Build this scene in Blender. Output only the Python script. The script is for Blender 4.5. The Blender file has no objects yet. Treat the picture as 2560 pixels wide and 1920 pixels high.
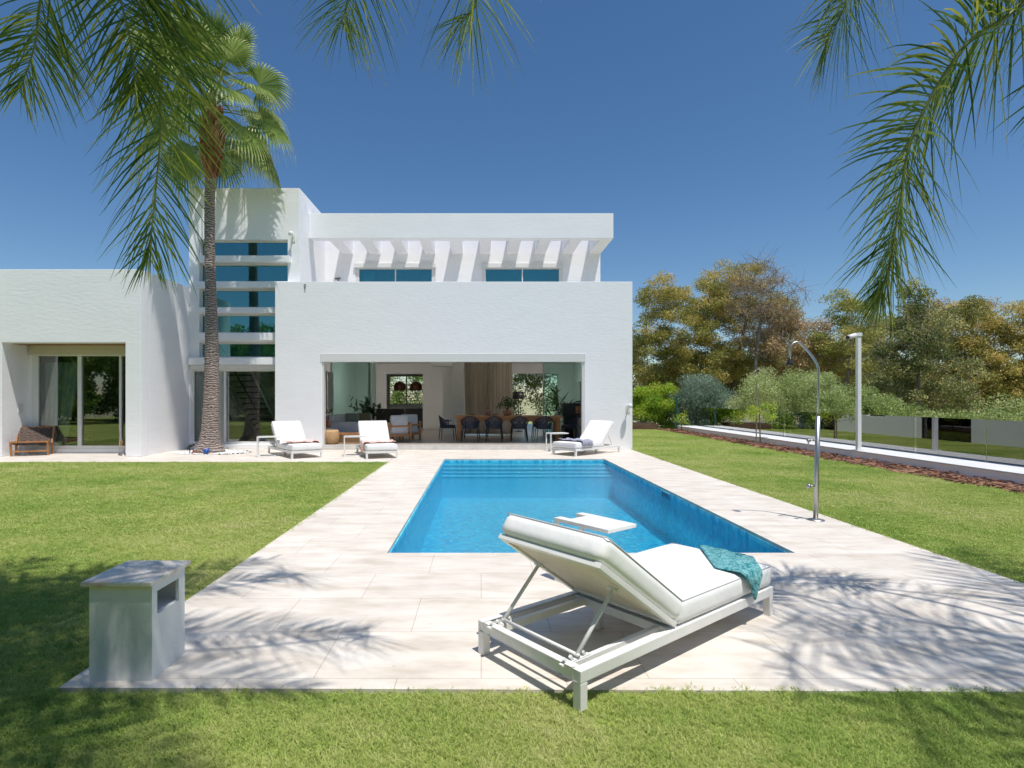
import bpy, bmesh, math, random
import numpy as np
from mathutils import Vector, Matrix
random.seed(7); rng = np.random.default_rng(7)
R = math.radians
scene = bpy.context.scene
col = scene.collection
# ------------------------------------------------------------------ camera, world, sun, exposure
F = 1400.0; VX = 1203.0; VY = 996.0; H = 1.5          # photo (2560 px wide) focal length in px, vanishing point, eye height
cam_d = bpy.data.cameras.new('camera'); cam = bpy.data.objects.new('camera', cam_d); col.objects.link(cam)
cam.location = (0, 0, H); cam.rotation_euler = (R(90), 0, 0)
cam_d.sensor_width = 36; cam_d.lens = 36*F/2560
cam_d.shift_x = (1280-VX)/2560; cam_d.shift_y = (VY-960)/2560
cam_d.clip_start = 0.05; cam_d.clip_end = 2000
scene.camera = cam
SUN = Vector((0.205, -0.29, 1.0)).normalized()
EL = math.asin(SUN.z); AZ = math.atan2(SUN.x, SUN.y)
world = bpy.data.worlds.new('World'); scene.world = world; world.use_nodes = True
nt = world.node_tree; nt.nodes.clear()
wo = nt.nodes.new('ShaderNodeOutputWorld'); bg = nt.nodes.new('ShaderNodeBackground')
sky = nt.nodes.new('ShaderNodeTexSky'); sky.sky_type = 'NISHITA'; sky.sun_disc = False
sky.sun_elevation = EL; sky.sun_rotation = AZ; sky.altitude = 300; sky.air_density = 1.0; sky.dust_density = 0.35; sky.ozone_density = 2.5
hsv = nt.nodes.new('ShaderNodeHueSaturation'); hsv.inputs['Saturation'].default_value = 1.2; hsv.inputs['Value'].default_value = 1.0
bg.inputs['Strength'].default_value = 0.10
nt.links.new(sky.outputs[0], hsv.inputs['Color']); nt.links.new(hsv.outputs[0], bg.inputs['Color']); nt.links.new(bg.outputs[0], wo.inputs[0])
sl = bpy.data.lights.new('sun', 'SUN'); sl.energy = 4.3; sl.angle = R(0.53); sl.color = (1.0, 0.955, 0.89)
so = bpy.data.objects.new('sun', sl); col.objects.link(so); so.rotation_euler = SUN.to_track_quat('Z', 'Y').to_euler(); so.location = (5, -8, 25)
scene.view_settings.view_transform = 'Standard'; scene.view_settings.look = 'None'
scene.view_settings.exposure = 0.14; scene.view_settings.gamma = 1.0
scene.render.engine = 'CYCLES'
scene.cycles.max_bounces = 10; scene.cycles.diffuse_bounces = 5; scene.cycles.glossy_bounces = 4
scene.cycles.transparent_max_bounces = 24; scene.cycles.caustics_reflective = False; scene.cycles.caustics_refractive = False

# ------------------------------------------------------------------ helpers
def P(x, y, Y):                                        # a photo point at depth Y
    return Vector(((x-VX)*Y/F, Y, H-(y-VY)*Y/F))
def PX(x, Y): return (x-VX)*Y/F
def PZ(y, Y): return H-(y-VY)*Y/F

class MB:
    def __init__(s): s.v = []; s.f = []; s.m = []; s.mi = 0
    def add(s, vs, fs):
        b = len(s.v); s.v += [tuple(v) for v in vs]
        for f in fs: s.f.append(tuple(i+b for i in f)); s.m.append(s.mi)
        return s
    def box(s, x0, x1, y0, y1, z0, z1):
        return s.add([(x0,y0,z0),(x1,y0,z0),(x1,y1,z0),(x0,y1,z0),(x0,y0,z1),(x1,y0,z1),(x1,y1,z1),(x0,y1,z1)],
                     [(0,3,2,1),(4,5,6,7),(0,1,5,4),(1,2,6,5),(2,3,7,6),(3,0,4,7)])
    def bar(s, a, b, w, h=None, up=(0,0,1)):          # rectangular bar from a to b
        h = h or w; a = Vector(a); b = Vector(b); t = (b-a).normalized()
        sd = t.cross(Vector(up))
        if sd.length < 1e-4: sd = t.cross(Vector((0,1,0)))
        sd.normalize(); u = sd.cross(t).normalized(); vs = []
        for p in (a, b):
            for i, j in ((-1,-1),(1,-1),(1,1),(-1,1)): vs.append(p+sd*(w/2*i)+u*(h/2*j))
        return s.add(vs, [(0,3,2,1)[::-1],(4,5,6,7)[::-1],(0,1,5,4)[::-1],(1,2,6,5)[::-1],(2,3,7,6)[::-1],(3,0,4,7)[::-1]])
    def tube(s, pts, rad, n=8, cap=True):
        pts = [Vector(p) for p in pts]; k = len(pts)
        if not hasattr(rad, '__len__'): rad = [rad]*k
        T = [(pts[min(i+1,k-1)]-pts[max(i-1,0)]).normalized() for i in range(k)]
        N = T[0].cross(Vector((0,0,1)))
        if N.length < 1e-3: N = T[0].cross(Vector((0,1,0)))
        N.normalize(); vs = []; fs = []
        for i in range(k):
            N = (N-T[i]*N.dot(T[i])).normalized(); B = T[i].cross(N)
            for j in range(n):
                a = 2*math.pi*j/n; vs.append(pts[i]+(N*math.cos(a)+B*math.sin(a))*rad[i])
        for i in range(k-1):
            for j in range(n):
                fs.append((i*n+j, i*n+(j+1)%n, (i+1)*n+(j+1)%n, (i+1)*n+j))
        if cap: fs.append(tuple(range(n))[::-1]); fs.append(tuple((k-1)*n+j for j in range(n)))
        return s.add(vs, fs)
    def lathe(s, prof, c=(0,0,0), n=20, wob=0, cap=True):   # profile of (r, z)
        vs = []; fs = []; k = len(prof)
        for i, (r, z) in enumerate(prof):
            for j in range(n):
                a = 2*math.pi*j/n; rr = r*(1+wob*math.sin(3*a+i)+wob*random.uniform(-.5,.5))
                vs.append((c[0]+rr*math.cos(a), c[1]+rr*math.sin(a), c[2]+z))
        for i in range(k-1):
            for j in range(n): fs.append((i*n+j, i*n+(j+1)%n, (i+1)*n+(j+1)%n, (i+1)*n+j))
        if cap: fs.append(tuple(range(n))[::-1]); fs.append(tuple((k-1)*n+j for j in range(n)))
        return s.add(vs, fs)
    def grid(s, fn, nu, nv):
        vs = [fn(i/nu, j/nv) for i in range(nu+1) for j in range(nv+1)]
        fs = [(i*(nv+1)+j, (i+1)*(nv+1)+j, (i+1)*(nv+1)+j+1, i*(nv+1)+j+1) for i in range(nu) for j in range(nv)]
        return s.add(vs, fs)
    def wall(s, a0, a1, z0, z1, d0, d1, holes=(), axis='x'):   # slab in the x-z (or y-z) plane with holes (a0,a1,z0,z1)
        A = sorted({a0, a1, *[h[0] for h in holes], *[h[1] for h in holes]}); A = [a for a in A if a0 <= a <= a1]
        Z = sorted({z0, z1, *[h[2] for h in holes], *[h[3] for h in holes]}); Z = [z for z in Z if z0 <= z <= z1]
        def solid(i, j):
            if i < 0 or j < 0 or i >= len(A)-1 or j >= len(Z)-1: return False
            a = (A[i]+A[i+1])/2; z = (Z[j]+Z[j+1])/2
            return not any(h[0] < a < h[1] and h[2] < z < h[3] for h in holes)
        def p(a, d, z): return (a, d, z) if axis == 'x' else (d, a, z)
        fl = (lambda q: q) if axis == 'x' else (lambda q: q[::-1])
        def q(*pts): s.add(fl(list(pts)), [(0,1,2,3)])
        for i in range(len(A)-1):
            for j in range(len(Z)-1):
                if not solid(i, j): continue
                x0, x1, u0, u1 = A[i], A[i+1], Z[j], Z[j+1]
                q(p(x0,d0,u0), p(x1,d0,u0), p(x1,d0,u1), p(x0,d0,u1))
                q(p(x1,d1,u0), p(x0,d1,u0), p(x0,d1,u1), p(x1,d1,u1))
                if not solid(i-1, j): q(p(x0,d1,u0), p(x0,d0,u0), p(x0,d0,u1), p(x0,d1,u1))
                if not solid(i+1, j): q(p(x1,d0,u0), p(x1,d1,u0), p(x1,d1,u1), p(x1,d0,u1))
                if not solid(i, j-1): q(p(x0,d1,u0), p(x1,d1,u0), p(x1,d0,u0), p(x0,d0,u0))
                if not solid(i, j+1): q(p(x0,d0,u1), p(x1,d0,u1), p(x1,d1,u1), p(x0,d1,u1))
        return s
    def rbox(s, c, h, r, nx=14, ny=14, nz=4, puff=0.0, fn=None):   # rounded, slightly puffed cushion
        def emit(o, u, v, nu, nv):
            def g(i, j):
                p = [o[k]+u[k]*(2*i-1)+v[k]*(2*j-1) for k in range(3)]
                q = [max(-(h[k]-r), min(h[k]-r, p[k]*h[k])) for k in range(3)]
                d = Vector([p[k]*h[k]-q[k] for k in range(3)])
                if d.length > 1e-9: d.normalize()
                w = Vector(q)+d*r
                pf = puff*(1-min(1,abs(w.x/h[0]))**4)*(1-min(1,abs(w.y/h[1]))**4)
                w.z += pf*(1 if w.z > 0 else -0.2)
                w = w+Vector(c)
                return fn(w) if fn else w
            s.grid(g, nu, nv)
        def warp(n): return n
        emit((0,0,1),(1,0,0),(0,1,0),nx,ny); emit((0,0,-1),(0,1,0),(1,0,0),ny,nx)
        emit((1,0,0),(0,1,0),(0,0,1),ny,nz); emit((-1,0,0),(0,0,1),(0,1,0),nz,ny)
        emit((0,1,0),(0,0,1),(1,0,0),nz,nx); emit((0,-1,0),(1,0,0),(0,0,1),nx,nz)
        return s
    def build(s, name, mat, parent=None, smooth=False, bevel=0, weld=False, attr=None):
        off = root_loc(parent)
        me = bpy.data.meshes.new(name)
        vs = [(v[0]-off[0], v[1]-off[1], v[2]-off[2]) for v in s.v] if off.length > 0 else s.v
        me.from_pydata(vs, [], s.f)
        mats = mat if isinstance(mat, (list, tuple)) else [mat]
        for m in mats: me.materials.append(m)
        if len(mats) > 1: me.polygons.foreach_set('material_index', s.m)
        if weld or bevel:
            bm = bmesh.new(); bm.from_mesh(me)
            bmesh.ops.remove_doubles(bm, verts=bm.verts, dist=1e-5)
            if bevel:
                ed = [e for e in bm.edges if e.is_manifold and e.calc_face_angle(0) > R(25)]
                bmesh.ops.bevel(bm, geom=ed, offset=bevel, segments=2, affect='EDGES', profile=0.6, clamp_overlap=True)
            bm.to_mesh(me); bm.free()
        if smooth: me.polygons.foreach_set('use_smooth', [True]*len(me.polygons))
        me.update()
        o = bpy.data.objects.new(name, me); col.objects.link(o)
        if parent: o.parent = parent
        return o
def root_loc(o):
    l = Vector((0,0,0))
    while o is not None: l = l+Vector(o.location); o = o.parent
    return l
def tag(o, label=None, cat=None, group=None, kind=None):
    if label: o['label'] = label
    if cat: o['category'] = cat
    if group: o['group'] = group
    if kind: o['kind'] = kind
    return o
def thing(name, label, cat, loc=(0,0,0), group=None):
    o = bpy.data.objects.new(name, None); col.objects.link(o); o.location = loc; o.empty_display_size = .2
    return tag(o, label, cat, group)
def kids(o): return [c for c in bpy.data.objects if c.parent is o]
def copy_tree(o, parent=None):
    c = o.copy(); col.objects.link(c); c.parent = parent
    for k in kids(o): copy_tree(k, c)
    return c
def npmesh(name, V, Q, mat, parent=None, tint=None, tri=False):    # numpy quads -> object
    off = np.array(root_loc(parent)); k = Q.shape[1]
    me = bpy.data.meshes.new(name); V = (V-off).astype(np.float32)
    me.vertices.add(len(V)); me.vertices.foreach_set('co', V.ravel())
    me.loops.add(Q.size); me.loops.foreach_set('vertex_index', Q.astype(np.int32).ravel())
    me.polygons.add(len(Q)); me.polygons.foreach_set('loop_start', np.arange(0, Q.size, k, dtype=np.int32))
    try: me.polygons.foreach_set('loop_total', np.full(len(Q), k, dtype=np.int32))
    except Exception: pass
    me.materials.append(mat)
    if tint is not None:
        a = me.attributes.new('tint', 'FLOAT', 'FACE'); a.data.foreach_set('value', tint.astype(np.float32))
    me.update(calc_edges=True); me.validate()
    o = bpy.data.objects.new(name, me); col.objects.link(o)
    if parent: o.parent = parent
    return o

# ------------------------------------------------------------------ materials
def mat(name, color=(.8,.8,.8), rough=.5, metal=0.0, spec=0.5):
    m = bpy.data.materials.new(name); m.use_nodes = True
    b = m.node_tree.nodes['Principled BSDF']
    b.inputs['Base Color'].default_value = (*color, 1); b.inputs['Roughness'].default_value = rough
    b.inputs['Metallic'].default_value = metal; b.inputs['Specular IOR Level'].default_value = spec
    return m
def N(m, t, **k):
    n = m.node_tree.nodes.new(t)
    for a, v in k.items():
        if a in n.inputs: n.inputs[a].default_value = v
        else: setattr(n, a, v)
    return n
def L(m, a, b): m.node_tree.links.new(a, b)
def ramp(m, fac, stops):
    r = N(m, 'ShaderNodeValToRGB'); e = r.color_ramp.elements
    while len(e) < len(stops): e.new(.5)
    for i, (p, c) in enumerate(stops): e[i].position = p; e[i].color = (*c, 1)
    L(m, fac, r.inputs[0]); return r
def noisy(name, c0, c1, scale=5, rough=.6, bump=.0, bscale=40, metal=0, spec=.4, detail=6, coord='Object', stretch=None, bdist=.02, p0=.3, p1=.7):
    m = mat(name, c0, rough, metal, spec); b = m.node_tree.nodes['Principled BSDF']
    tc = N(m, 'ShaderNodeTexCoord'); src = tc.outputs[coord]
    if stretch:
        mp = N(m, 'ShaderNodeMapping'); mp.inputs['Scale'].default_value = stretch; L(m, src, mp.inputs[0]); src = mp.outputs[0]
    n = N(m, 'ShaderNodeTexNoise'); n.inputs['Scale'].default_value = scale; n.inputs['Detail'].default_value = detail
    L(m, src, n.inputs['Vector'])
    r = ramp(m, n.outputs[0], [(p0, c0), (p1, c1)]); L(m, r.outputs[0], b.inputs['Base Color'])
    if bump:
        n2 = N(m, 'ShaderNodeTexNoise'); n2.inputs['Scale'].default_value = bscale; n2.inputs['Detail'].default_value = 5
        L(m, src, n2.inputs['Vector'])
        bp = N(m, 'ShaderNodeBump'); bp.inputs['Strength'].default_value = bump; bp.inputs['Distance'].default_value = bdist
        L(m, n2.outputs[0], bp.inputs['Height']); L(m, bp.outputs[0], b.inputs['Normal'])
    return m
def leafmat(name, stops, trans=.35, rough=.5):        # per-leaf tint -> colour, part translucent
    m = mat(name, stops[0][1], rough, 0, .35); b = m.node_tree.nodes['Principled BSDF']; out = m.node_tree.nodes['Material Output']
    at = N(m, 'ShaderNodeAttribute', attribute_name='tint'); r = ramp(m, at.outputs['Fac'], stops)
    L(m, r.outputs[0], b.inputs['Base Color'])
    t = N(m, 'ShaderNodeBsdfTranslucent'); mx = N(m, 'ShaderNodeMixShader'); mx.inputs[0].default_value = trans
    g = N(m, 'ShaderNodeGamma'); g.inputs['Gamma'].default_value = .8; L(m, r.outputs[0], g.inputs[0]); L(m, g.outputs[0], t.inputs[0])
    L(m, b.outputs[0], mx.inputs[1]); L(m, t.outputs[0], mx.inputs[2]); L(m, mx.outputs[0], out.inputs[0])
    return m
def glassmat(name, tint=(.85,.93,.9), ior=1.5, rough=0.0, boost=1.0, base=0.0, gcol=(1,1,1)):
    m = bpy.data.materials.new(name); m.use_nodes = True; m.node_tree.nodes.clear()
    out = N(m, 'ShaderNodeOutputMaterial'); tr = N(m, 'ShaderNodeBsdfTransparent'); gl = N(m, 'ShaderNodeBsdfGlossy')
    tr.inputs[0].default_value = (*tint, 1); gl.inputs['Roughness'].default_value = rough; gl.inputs[0].default_value = (*gcol, 1)
    fr = N(m, 'ShaderNodeFresnel'); fr.inputs[0].default_value = ior; mx = N(m, 'ShaderNodeMixShader')
    ma = N(m, 'ShaderNodeMath', operation='MULTIPLY_ADD'); ma.inputs[1].default_value = boost; ma.inputs[2].default_value = base; ma.use_clamp = True
    L(m, fr.outputs[0], ma.inputs[0]); L(m, ma.outputs[0], mx.inputs[0]); L(m, tr.outputs[0], mx.inputs[1]); L(m, gl.outputs[0], mx.inputs[2]); L(m, mx.outputs[0], out.inputs[0])
    return m

stucco = noisy('white_stucco', (.845,.845,.86), (.875,.875,.89), 2.2, .85, .22, 9, spec=.2, bdist=.02, stretch=(.6,.6,2.0))
inner = noisy('interior_plaster', (.80,.80,.79), (.86,.86,.85), 1.2, .9)
alu = mat('white_aluminium', (.72,.72,.70), .35, 0, .5)
lacq = noisy('white_lacquer', (.74,.735,.715), (.80,.795,.775), 9, .38, .05, 90, spec=.5)
darkm = mat('dark_metal', (.02,.02,.022), .4)
steel = noisy('brushed_steel', (.40,.40,.39), (.50,.50,.49), 6, .42, 0, metal=1, stretch=(1,1,.05))
glassw = glassmat('tinted_window_glass', (.72,.90,.86), 1.5, 0, 1.0, .02)
glassw2 = glassmat('upper_window_glass', (.42,.82,.80), 1.5, 0, 1.3, .12, (.55,.95,1.0))
glassd = glassmat('dark_door_glass', (.86,.91,.87), 1.5, 0, 1.1, .07)
glassf = glassmat('fence_glass', (.94,.98,.96), 1.5, 0, 4.6, .05)
wood = noisy('teak_wood', (.30,.13,.05), (.48,.24,.10), 3, .45, .1, 30, stretch=(1,8,8))
woodx = noisy('orange_table_wood', (.38,.15,.045), (.55,.25,.09), 3, .4, .1, 30, stretch=(1,8,8))
woodc = noisy('ceiling_wood', (.20,.10,.05), (.30,.16,.08), 3, .6, .1, 30, stretch=(1,8,8))
planks = noisy('grey_floor_planks', (.30,.26,.23), (.44,.39,.35), 2.5, .28, .05, 30, stretch=(1,10,1))
def sheerize(m, f, c):
    b = m.node_tree.nodes['Principled BSDF']; o = m.node_tree.nodes['Material Output']; t = N(m, 'ShaderNodeBsdfTranslucent'); t.inputs[0].default_value = (*c, 1)
    x = N(m, 'ShaderNodeMixShader'); x.inputs[0].default_value = f; L(m, b.outputs[0], x.inputs[1]); L(m, t.outputs[0], x.inputs[2]); L(m, x.outputs[0], o.inputs[0]); return m
linen = sheerize(noisy('beige_linen', (.66,.61,.54), (.76,.71,.64), 8, .9, .2, 200, stretch=(1,1,.2)), .5, (.8,.74,.66))
sheer = sheerize(noisy('pale_sheer_curtain', (.74,.78,.76), (.84,.87,.84), 8, .9, .1, 200, stretch=(1,1,.2)), .3, (.8,.83,.8))
black = noisy('black_rope', (.012,.014,.02), (.03,.034,.045), 30, .6)
fabric = noisy('white_outdoor_fabric', (.80,.80,.80), (.86,.86,.86), 4, .85, .2, 7, spec=.2, bdist=.03, stretch=(1,1.6,1))
pipem = mat('grey_piping', (.55,.55,.55), .8)
steeld = mat('dark_interior', (.025,.025,.026), .6)
rattan = noisy('rattan', (.35,.20,.09), (.62,.42,.22), 26, .7, .5, 60, stretch=(1,1,3))
timber = noisy('dark_timber', (.09,.05,.03), (.16,.09,.06), 6, .8, .4, 30, stretch=(.3,1,1))
terracotta = noisy('terracotta', (.42,.17,.08), (.60,.28,.15), 8, .8, .4, 20)
bark = noisy('tree_bark', (.10,.075,.055), (.20,.155,.12), 9, .9, .5, 30, stretch=(1,1,.3))
palebark = noisy('pale_bark', (.20,.16,.13), (.36,.30,.25), 9, .9, .3, 30, stretch=(1,1,.3))

def stone():
    m = mat('travertine_paving', (.6,.55,.5), .55, 0, .35); b = m.node_tree.nodes['Principled BSDF']
    tc = N(m, 'ShaderNodeTexCoord')
    br = N(m, 'ShaderNodeTexBrick'); br.offset = .5; br.inputs['Scale'].default_value = 1.0
    br.inputs['Brick Width'].default_value = .9; br.inputs['Row Height'].default_value = .6
    br.inputs['Mortar Size'].default_value = .0035; br.inputs['Mortar Smooth'].default_value = .3; br.inputs['Bias'].default_value = 0
    br.inputs['Color1'].default_value = (.735,.69,.635,1); br.inputs['Color2'].default_value = (.775,.73,.675,1); br.inputs['Mortar'].default_value = (.56,.50,.45,1)
    L(m, tc.outputs['Object'], br.inputs['Vector'])
    mp = N(m, 'ShaderNodeMapping'); mp.inputs['Scale'].default_value = (.8,2.6,1); L(m, tc.outputs['Object'], mp.inputs[0])
    n = N(m, 'ShaderNodeTexNoise'); n.inputs['Scale'].default_value = 2.2; n.inputs['Detail'].default_value = 9; n.inputs['Roughness'].default_value = .65; L(m, mp.outputs[0], n.inputs['Vector'])
    r = ramp(m, n.outputs[0], [(.32, (.74,.69,.63)), (.50, (.90,.875,.845)), (.68, (1,1,1))])
    mx = N(m, 'ShaderNodeMix', data_type='RGBA', blend_type='MULTIPLY'); mx.inputs[0].default_value = 1
    L(m, br.outputs['Color'], mx.inputs[6]); L(m, r.outputs[0], mx.inputs[7])
    v = N(m, 'ShaderNodeTexVoronoi'); v.inputs['Scale'].default_value = 4.0; L(m, tc.outputs['Object'], v.inputs['Vector'])
    r2 = ramp(m, v.outputs['Distance'], [(.03, (.60,.54,.47)), (.055, (1,1,1))])
    mx2 = N(m, 'ShaderNodeMix', data_type='RGBA', blend_type='MULTIPLY'); mx2.inputs[0].default_value = .35
    L(m, mx.outputs[2], mx2.inputs[6]); L(m, r2.outputs[0], mx2.inputs[7]); L(m, mx2.outputs[2], b.inputs['Base Color'])
    bp = N(m, 'ShaderNodeBump'); bp.inputs['Strength'].default_value = .3; bp.inputs['Distance'].default_value = .004
    iv = N(m, 'ShaderNodeMath', operation='MULTIPLY_ADD'); iv.inputs[1].default_value = -1.5; iv.inputs[2].default_value = 0
    L(m, br.outputs['Fac'], iv.inputs[0]); ad = N(m, 'ShaderNodeMath', operation='ADD'); L(m, iv.outputs[0], ad.inputs[0]); L(m, n.outputs[0], ad.inputs[1])
    L(m, ad.outputs[0], bp.inputs['Height']); L(m, bp.outputs[0], b.inputs['Normal'])
    return m
travertine = stone()
def pooltile():
    m = mat('mosaic_with_caustics', (.1,.5,.7), .3, 0, .5); b = m.node_tree.nodes['Principled BSDF']
    tc = N(m, 'ShaderNodeTexCoord'); v = N(m, 'ShaderNodeTexVoronoi', distance='CHEBYCHEV'); v.inputs['Randomness'].default_value = 0; v.inputs['Scale'].default_value = 15
    L(m, tc.outputs['Object'], v.inputs['Vector'])
    r = ramp(m, v.outputs['Color'], [(.15, (.02,.40,.70)), (.85, (.13,.76,.94))]); L(m, r.outputs[0], b.inputs['Base Color'])  # blue mosaic tiles, their contrast raised to stand in for caustic mottling
    return m
pooltile = pooltile()
def watermat():
    m = bpy.data.materials.new('pool_water'); m.use_nodes = True; m.node_tree.nodes.clear()
    out = N(m, 'ShaderNodeOutputMaterial'); tr = N(m, 'ShaderNodeBsdfTransparent'); gl = N(m, 'ShaderNodeBsdfGlossy'); rf = N(m, 'ShaderNodeBsdfRefraction')
    tr.inputs[0].default_value = (.50,.93,1.0,1); rf.inputs[0].default_value = (.45,.92,1.0,1); rf.inputs['IOR'].default_value = 1.33
    gl.inputs['Roughness'].default_value = .02
    tc = N(m, 'ShaderNodeTexCoord'); mp = N(m, 'ShaderNodeMapping'); mp.inputs['Scale'].default_value = (1,1.5,1); L(m, tc.outputs['Object'], mp.inputs[0])
    n = N(m, 'ShaderNodeTexNoise'); n.inputs['Scale'].default_value = 11; n.inputs['Detail'].default_value = 3; n.inputs['Distortion'].default_value = .8; L(m, mp.outputs[0], n.inputs['Vector'])
    n2 = N(m, 'ShaderNodeTexNoise'); n2.inputs['Scale'].default_value = 24; n2.inputs['Detail'].default_value = 2; L(m, mp.outputs[0], n2.inputs['Vector'])
    ad = N(m, 'ShaderNodeMath', operation='MULTIPLY_ADD'); ad.inputs[1].default_value = .3; L(m, n2.outputs[0], ad.inputs[0]); L(m, n.outputs[0], ad.inputs[2])
    bp = N(m, 'ShaderNodeBump'); bp.inputs['Strength'].default_value = .8; bp.inputs['Distance'].default_value = .035; L(m, ad.outputs[0], bp.inputs['Height'])
    for q in (gl, rf): L(m, bp.outputs[0], q.inputs['Normal'])
    fr = N(m, 'ShaderNodeFresnel'); fr.inputs[0].default_value = 1.33; L(m, bp.outputs[0], fr.inputs['Normal'])
    m1 = N(m, 'ShaderNodeMixShader'); m1.inputs[0].default_value = .25; L(m, tr.outputs[0], m1.inputs[1]); L(m, rf.outputs[0], m1.inputs[2])
    mx = N(m, 'ShaderNodeMixShader'); L(m, fr.outputs[0], mx.inputs[0]); L(m, m1.outputs[0], mx.inputs[1]); L(m, gl.outputs[0], mx.inputs[2]); L(m, mx.outputs[0], out.inputs[0])
    return m
water_m = watermat()
def lawnmat():
    m = mat('lawn_soil_green', (.2,.25,.06), .95, 0, .1); b = m.node_tree.nodes['Principled BSDF']
    tc = N(m, 'ShaderNodeTexCoord'); n = N(m, 'ShaderNodeTexNoise'); n.inputs['Scale'].default_value = .45; n.inputs['Detail'].default_value = 4; L(m, tc.outputs['Object'], n.inputs['Vector'])
    n2 = N(m, 'ShaderNodeTexNoise'); n2.inputs['Scale'].default_value = 60; n2.inputs['Detail'].default_value = 4; L(m, tc.outputs['Object'], n2.inputs['Vector'])
    r = ramp(m, n.outputs[0], [(.3, (.27,.37,.09)), (.7, (.42,.48,.15))]); r2 = ramp(m, n2.outputs[0], [(.3, (.45,.45,.4)), (.7, (1.1,1.1,1.0))])
    mx = N(m, 'ShaderNodeMix', data_type='RGBA', blend_type='MULTIPLY'); mx.inputs[0].default_value = 1; L(m, r.outputs[0], mx.inputs[6]); L(m, r2.outputs[0], mx.inputs[7]); L(m, mx.outputs[2], b.inputs['Base Color'])
    bp = N(m, 'ShaderNodeBump'); bp.inputs['Strength'].default_value = 1; bp.inputs['Distance'].default_value = .02; L(m, n2.outputs[0], bp.inputs['Height']); L(m, bp.outputs[0], b.inputs['Normal'])
    return m
lawn_m = lawnmat()
def blademat():
    m = mat('grass_blade', (.2,.28,.05), .6, 0, .25); b = m.node_tree.nodes['Principled BSDF']; out = m.node_tree.nodes['Material Output']
    oi = N(m, 'ShaderNodeObjectInfo'); gp = N(m, 'ShaderNodeNewGeometry')
    n = N(m, 'ShaderNodeTexNoise'); n.inputs['Scale'].default_value = .55; n.inputs['Detail'].default_value = 6; n.inputs['Roughness'].default_value = .7; L(m, gp.outputs['Position'], n.inputs['Vector'])
    ad = N(m, 'ShaderNodeMath', operation='MULTIPLY_ADD'); ad.inputs[1].default_value = .35; L(m, oi.outputs['Random'], ad.inputs[0])
    sb = N(m, 'ShaderNodeMath', operation='MULTIPLY_ADD'); sb.inputs[1].default_value = 1.7; sb.inputs[2].default_value = -.52; L(m, n.outputs[0], sb.inputs[0]); L(m, sb.outputs[0], ad.inputs[2])
    r = ramp(m, ad.outputs[0], [(.08, (.19,.34,.07)), (.36, (.38,.50,.12)), (.6, (.54,.585,.20)), (.92, (.70,.67,.36))])
    L(m, r.outputs[0], b.inputs['Base Color'])
    t = N(m, 'ShaderNodeBsdfTranslucent'); mx = N(m, 'ShaderNodeMixShader'); mx.inputs[0].default_value = .3; L(m, r.outputs[0], t.inputs[0])
    L(m, b.outputs[0], mx.inputs[1]); L(m, t.outputs[0], mx.inputs[2]); L(m, mx.outputs[0], out.inputs[0]); return m
blade_m = blademat()
def towel(name, a, b_, sc=14):
    m = mat(name, a, .9, 0, .1); b = m.node_tree.nodes['Principled BSDF']
    tc = N(m, 'ShaderNodeTexCoord'); w = N(m, 'ShaderNodeTexNoise'); w.inputs['Scale'].default_value = sc; w.inputs['Detail'].default_value = 3; w.inputs['Distortion'].default_value = 2.5
    L(m, tc.outputs['Object'], w.inputs['Vector']); r = ramp(m, w.outputs[0], [(.42, a), (.50, b_), (.56, a), (.62, b_)]); L(m, r.outputs[0], b.inputs['Base Color'])
    return m
teal = towel('teal_patterned_cloth', (.02,.19,.22), (.24,.48,.50)); pink = towel('pink_striped_cloth', (.80,.42,.37), (.86,.66,.61), 30); navy = towel('navy_patterned_cloth', (.14,.15,.24), (.55,.55,.62), 40)

# ------------------------------------------------------------------ setting: ground, terrace, pool, lawn
m = MB(); m.box(-500,-1.5,-300,700,-2.2,-.72); m.box(3.6,500,-300,700,-2.2,-.72); m.box(-1.5,3.6,-300,5,-2.2,-.72); m.box(-1.5,3.6,14.4,700,-2.2,-.72)
tag(m.build('ground', noisy('garden_ground', (.17,.22,.07), (.45,.40,.26), .35, .95, .6, 3)), kind='structure')
m = MB()
m.box(-30,-2.2,-16,13.2,-.7,-.010); m.box(-2.2,4.42,-16,2.87,-.7,-.010); m.box(4.42,8.7,-16,30,-.7,-.010); m.box(-30,4.42,17.6,34,-.7,-.010)
tag(m.build('lawn', lawn_m), kind='structure')
PXL, PXR, PYN, PYF = -.913, 3.05, 5.44, 13.9
m = MB()
m.box(-2.19,PXL,3.0,17.5,-.3,0); m.box(PXR,4.4,3.0,17.5,-.3,0); m.box(PXL,PXR,3.0,PYN,-.3,0)
m.add([(-2.19,2.905,-.3),(4.4,2.85,-.3),(4.4,3,-.3),(-2.19,3,-.3),(-2.19,2.905,0),(4.4,2.85,0),(4.4,3,0),(-2.19,3,0)],[(4,5,6,7),(0,1,5,4),(1,2,6,5),(3,0,4,7)]); m.box(PXL,PXR,PYF,17.5,-.3,0)
m.box(-22,-2.2,13.2,17.5,-.3,0)
tag(m.build('terrace_paving', travertine), kind='structure')
m = MB(); D = -.78; e = .012
m.box(PXL-.2,PXL+e,PYN-.2,PYF+.2,D,-.035); m.box(PXR-e,PXR+.2,PYN-.2,PYF+.2,D,-.035)
m.box(PXL+e,PXR-e,PYN-.2,PYN+e,D,-.035); m.box(PXL+e,PXR-e,PYF-e,PYF+.2,D,-.035); m.box(PXL-.2,PXR+.2,PYN-.2,PYF+.2,D-.1,D)
pool = m.build('pool_basin', pooltile); tag(pool, kind='structure')
m = MB()
SY_ = [13.58,13.32,13.06,12.80]; SZ_ = [-.13,-.194,-.244,-.292]; prev = PYF-e
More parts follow.
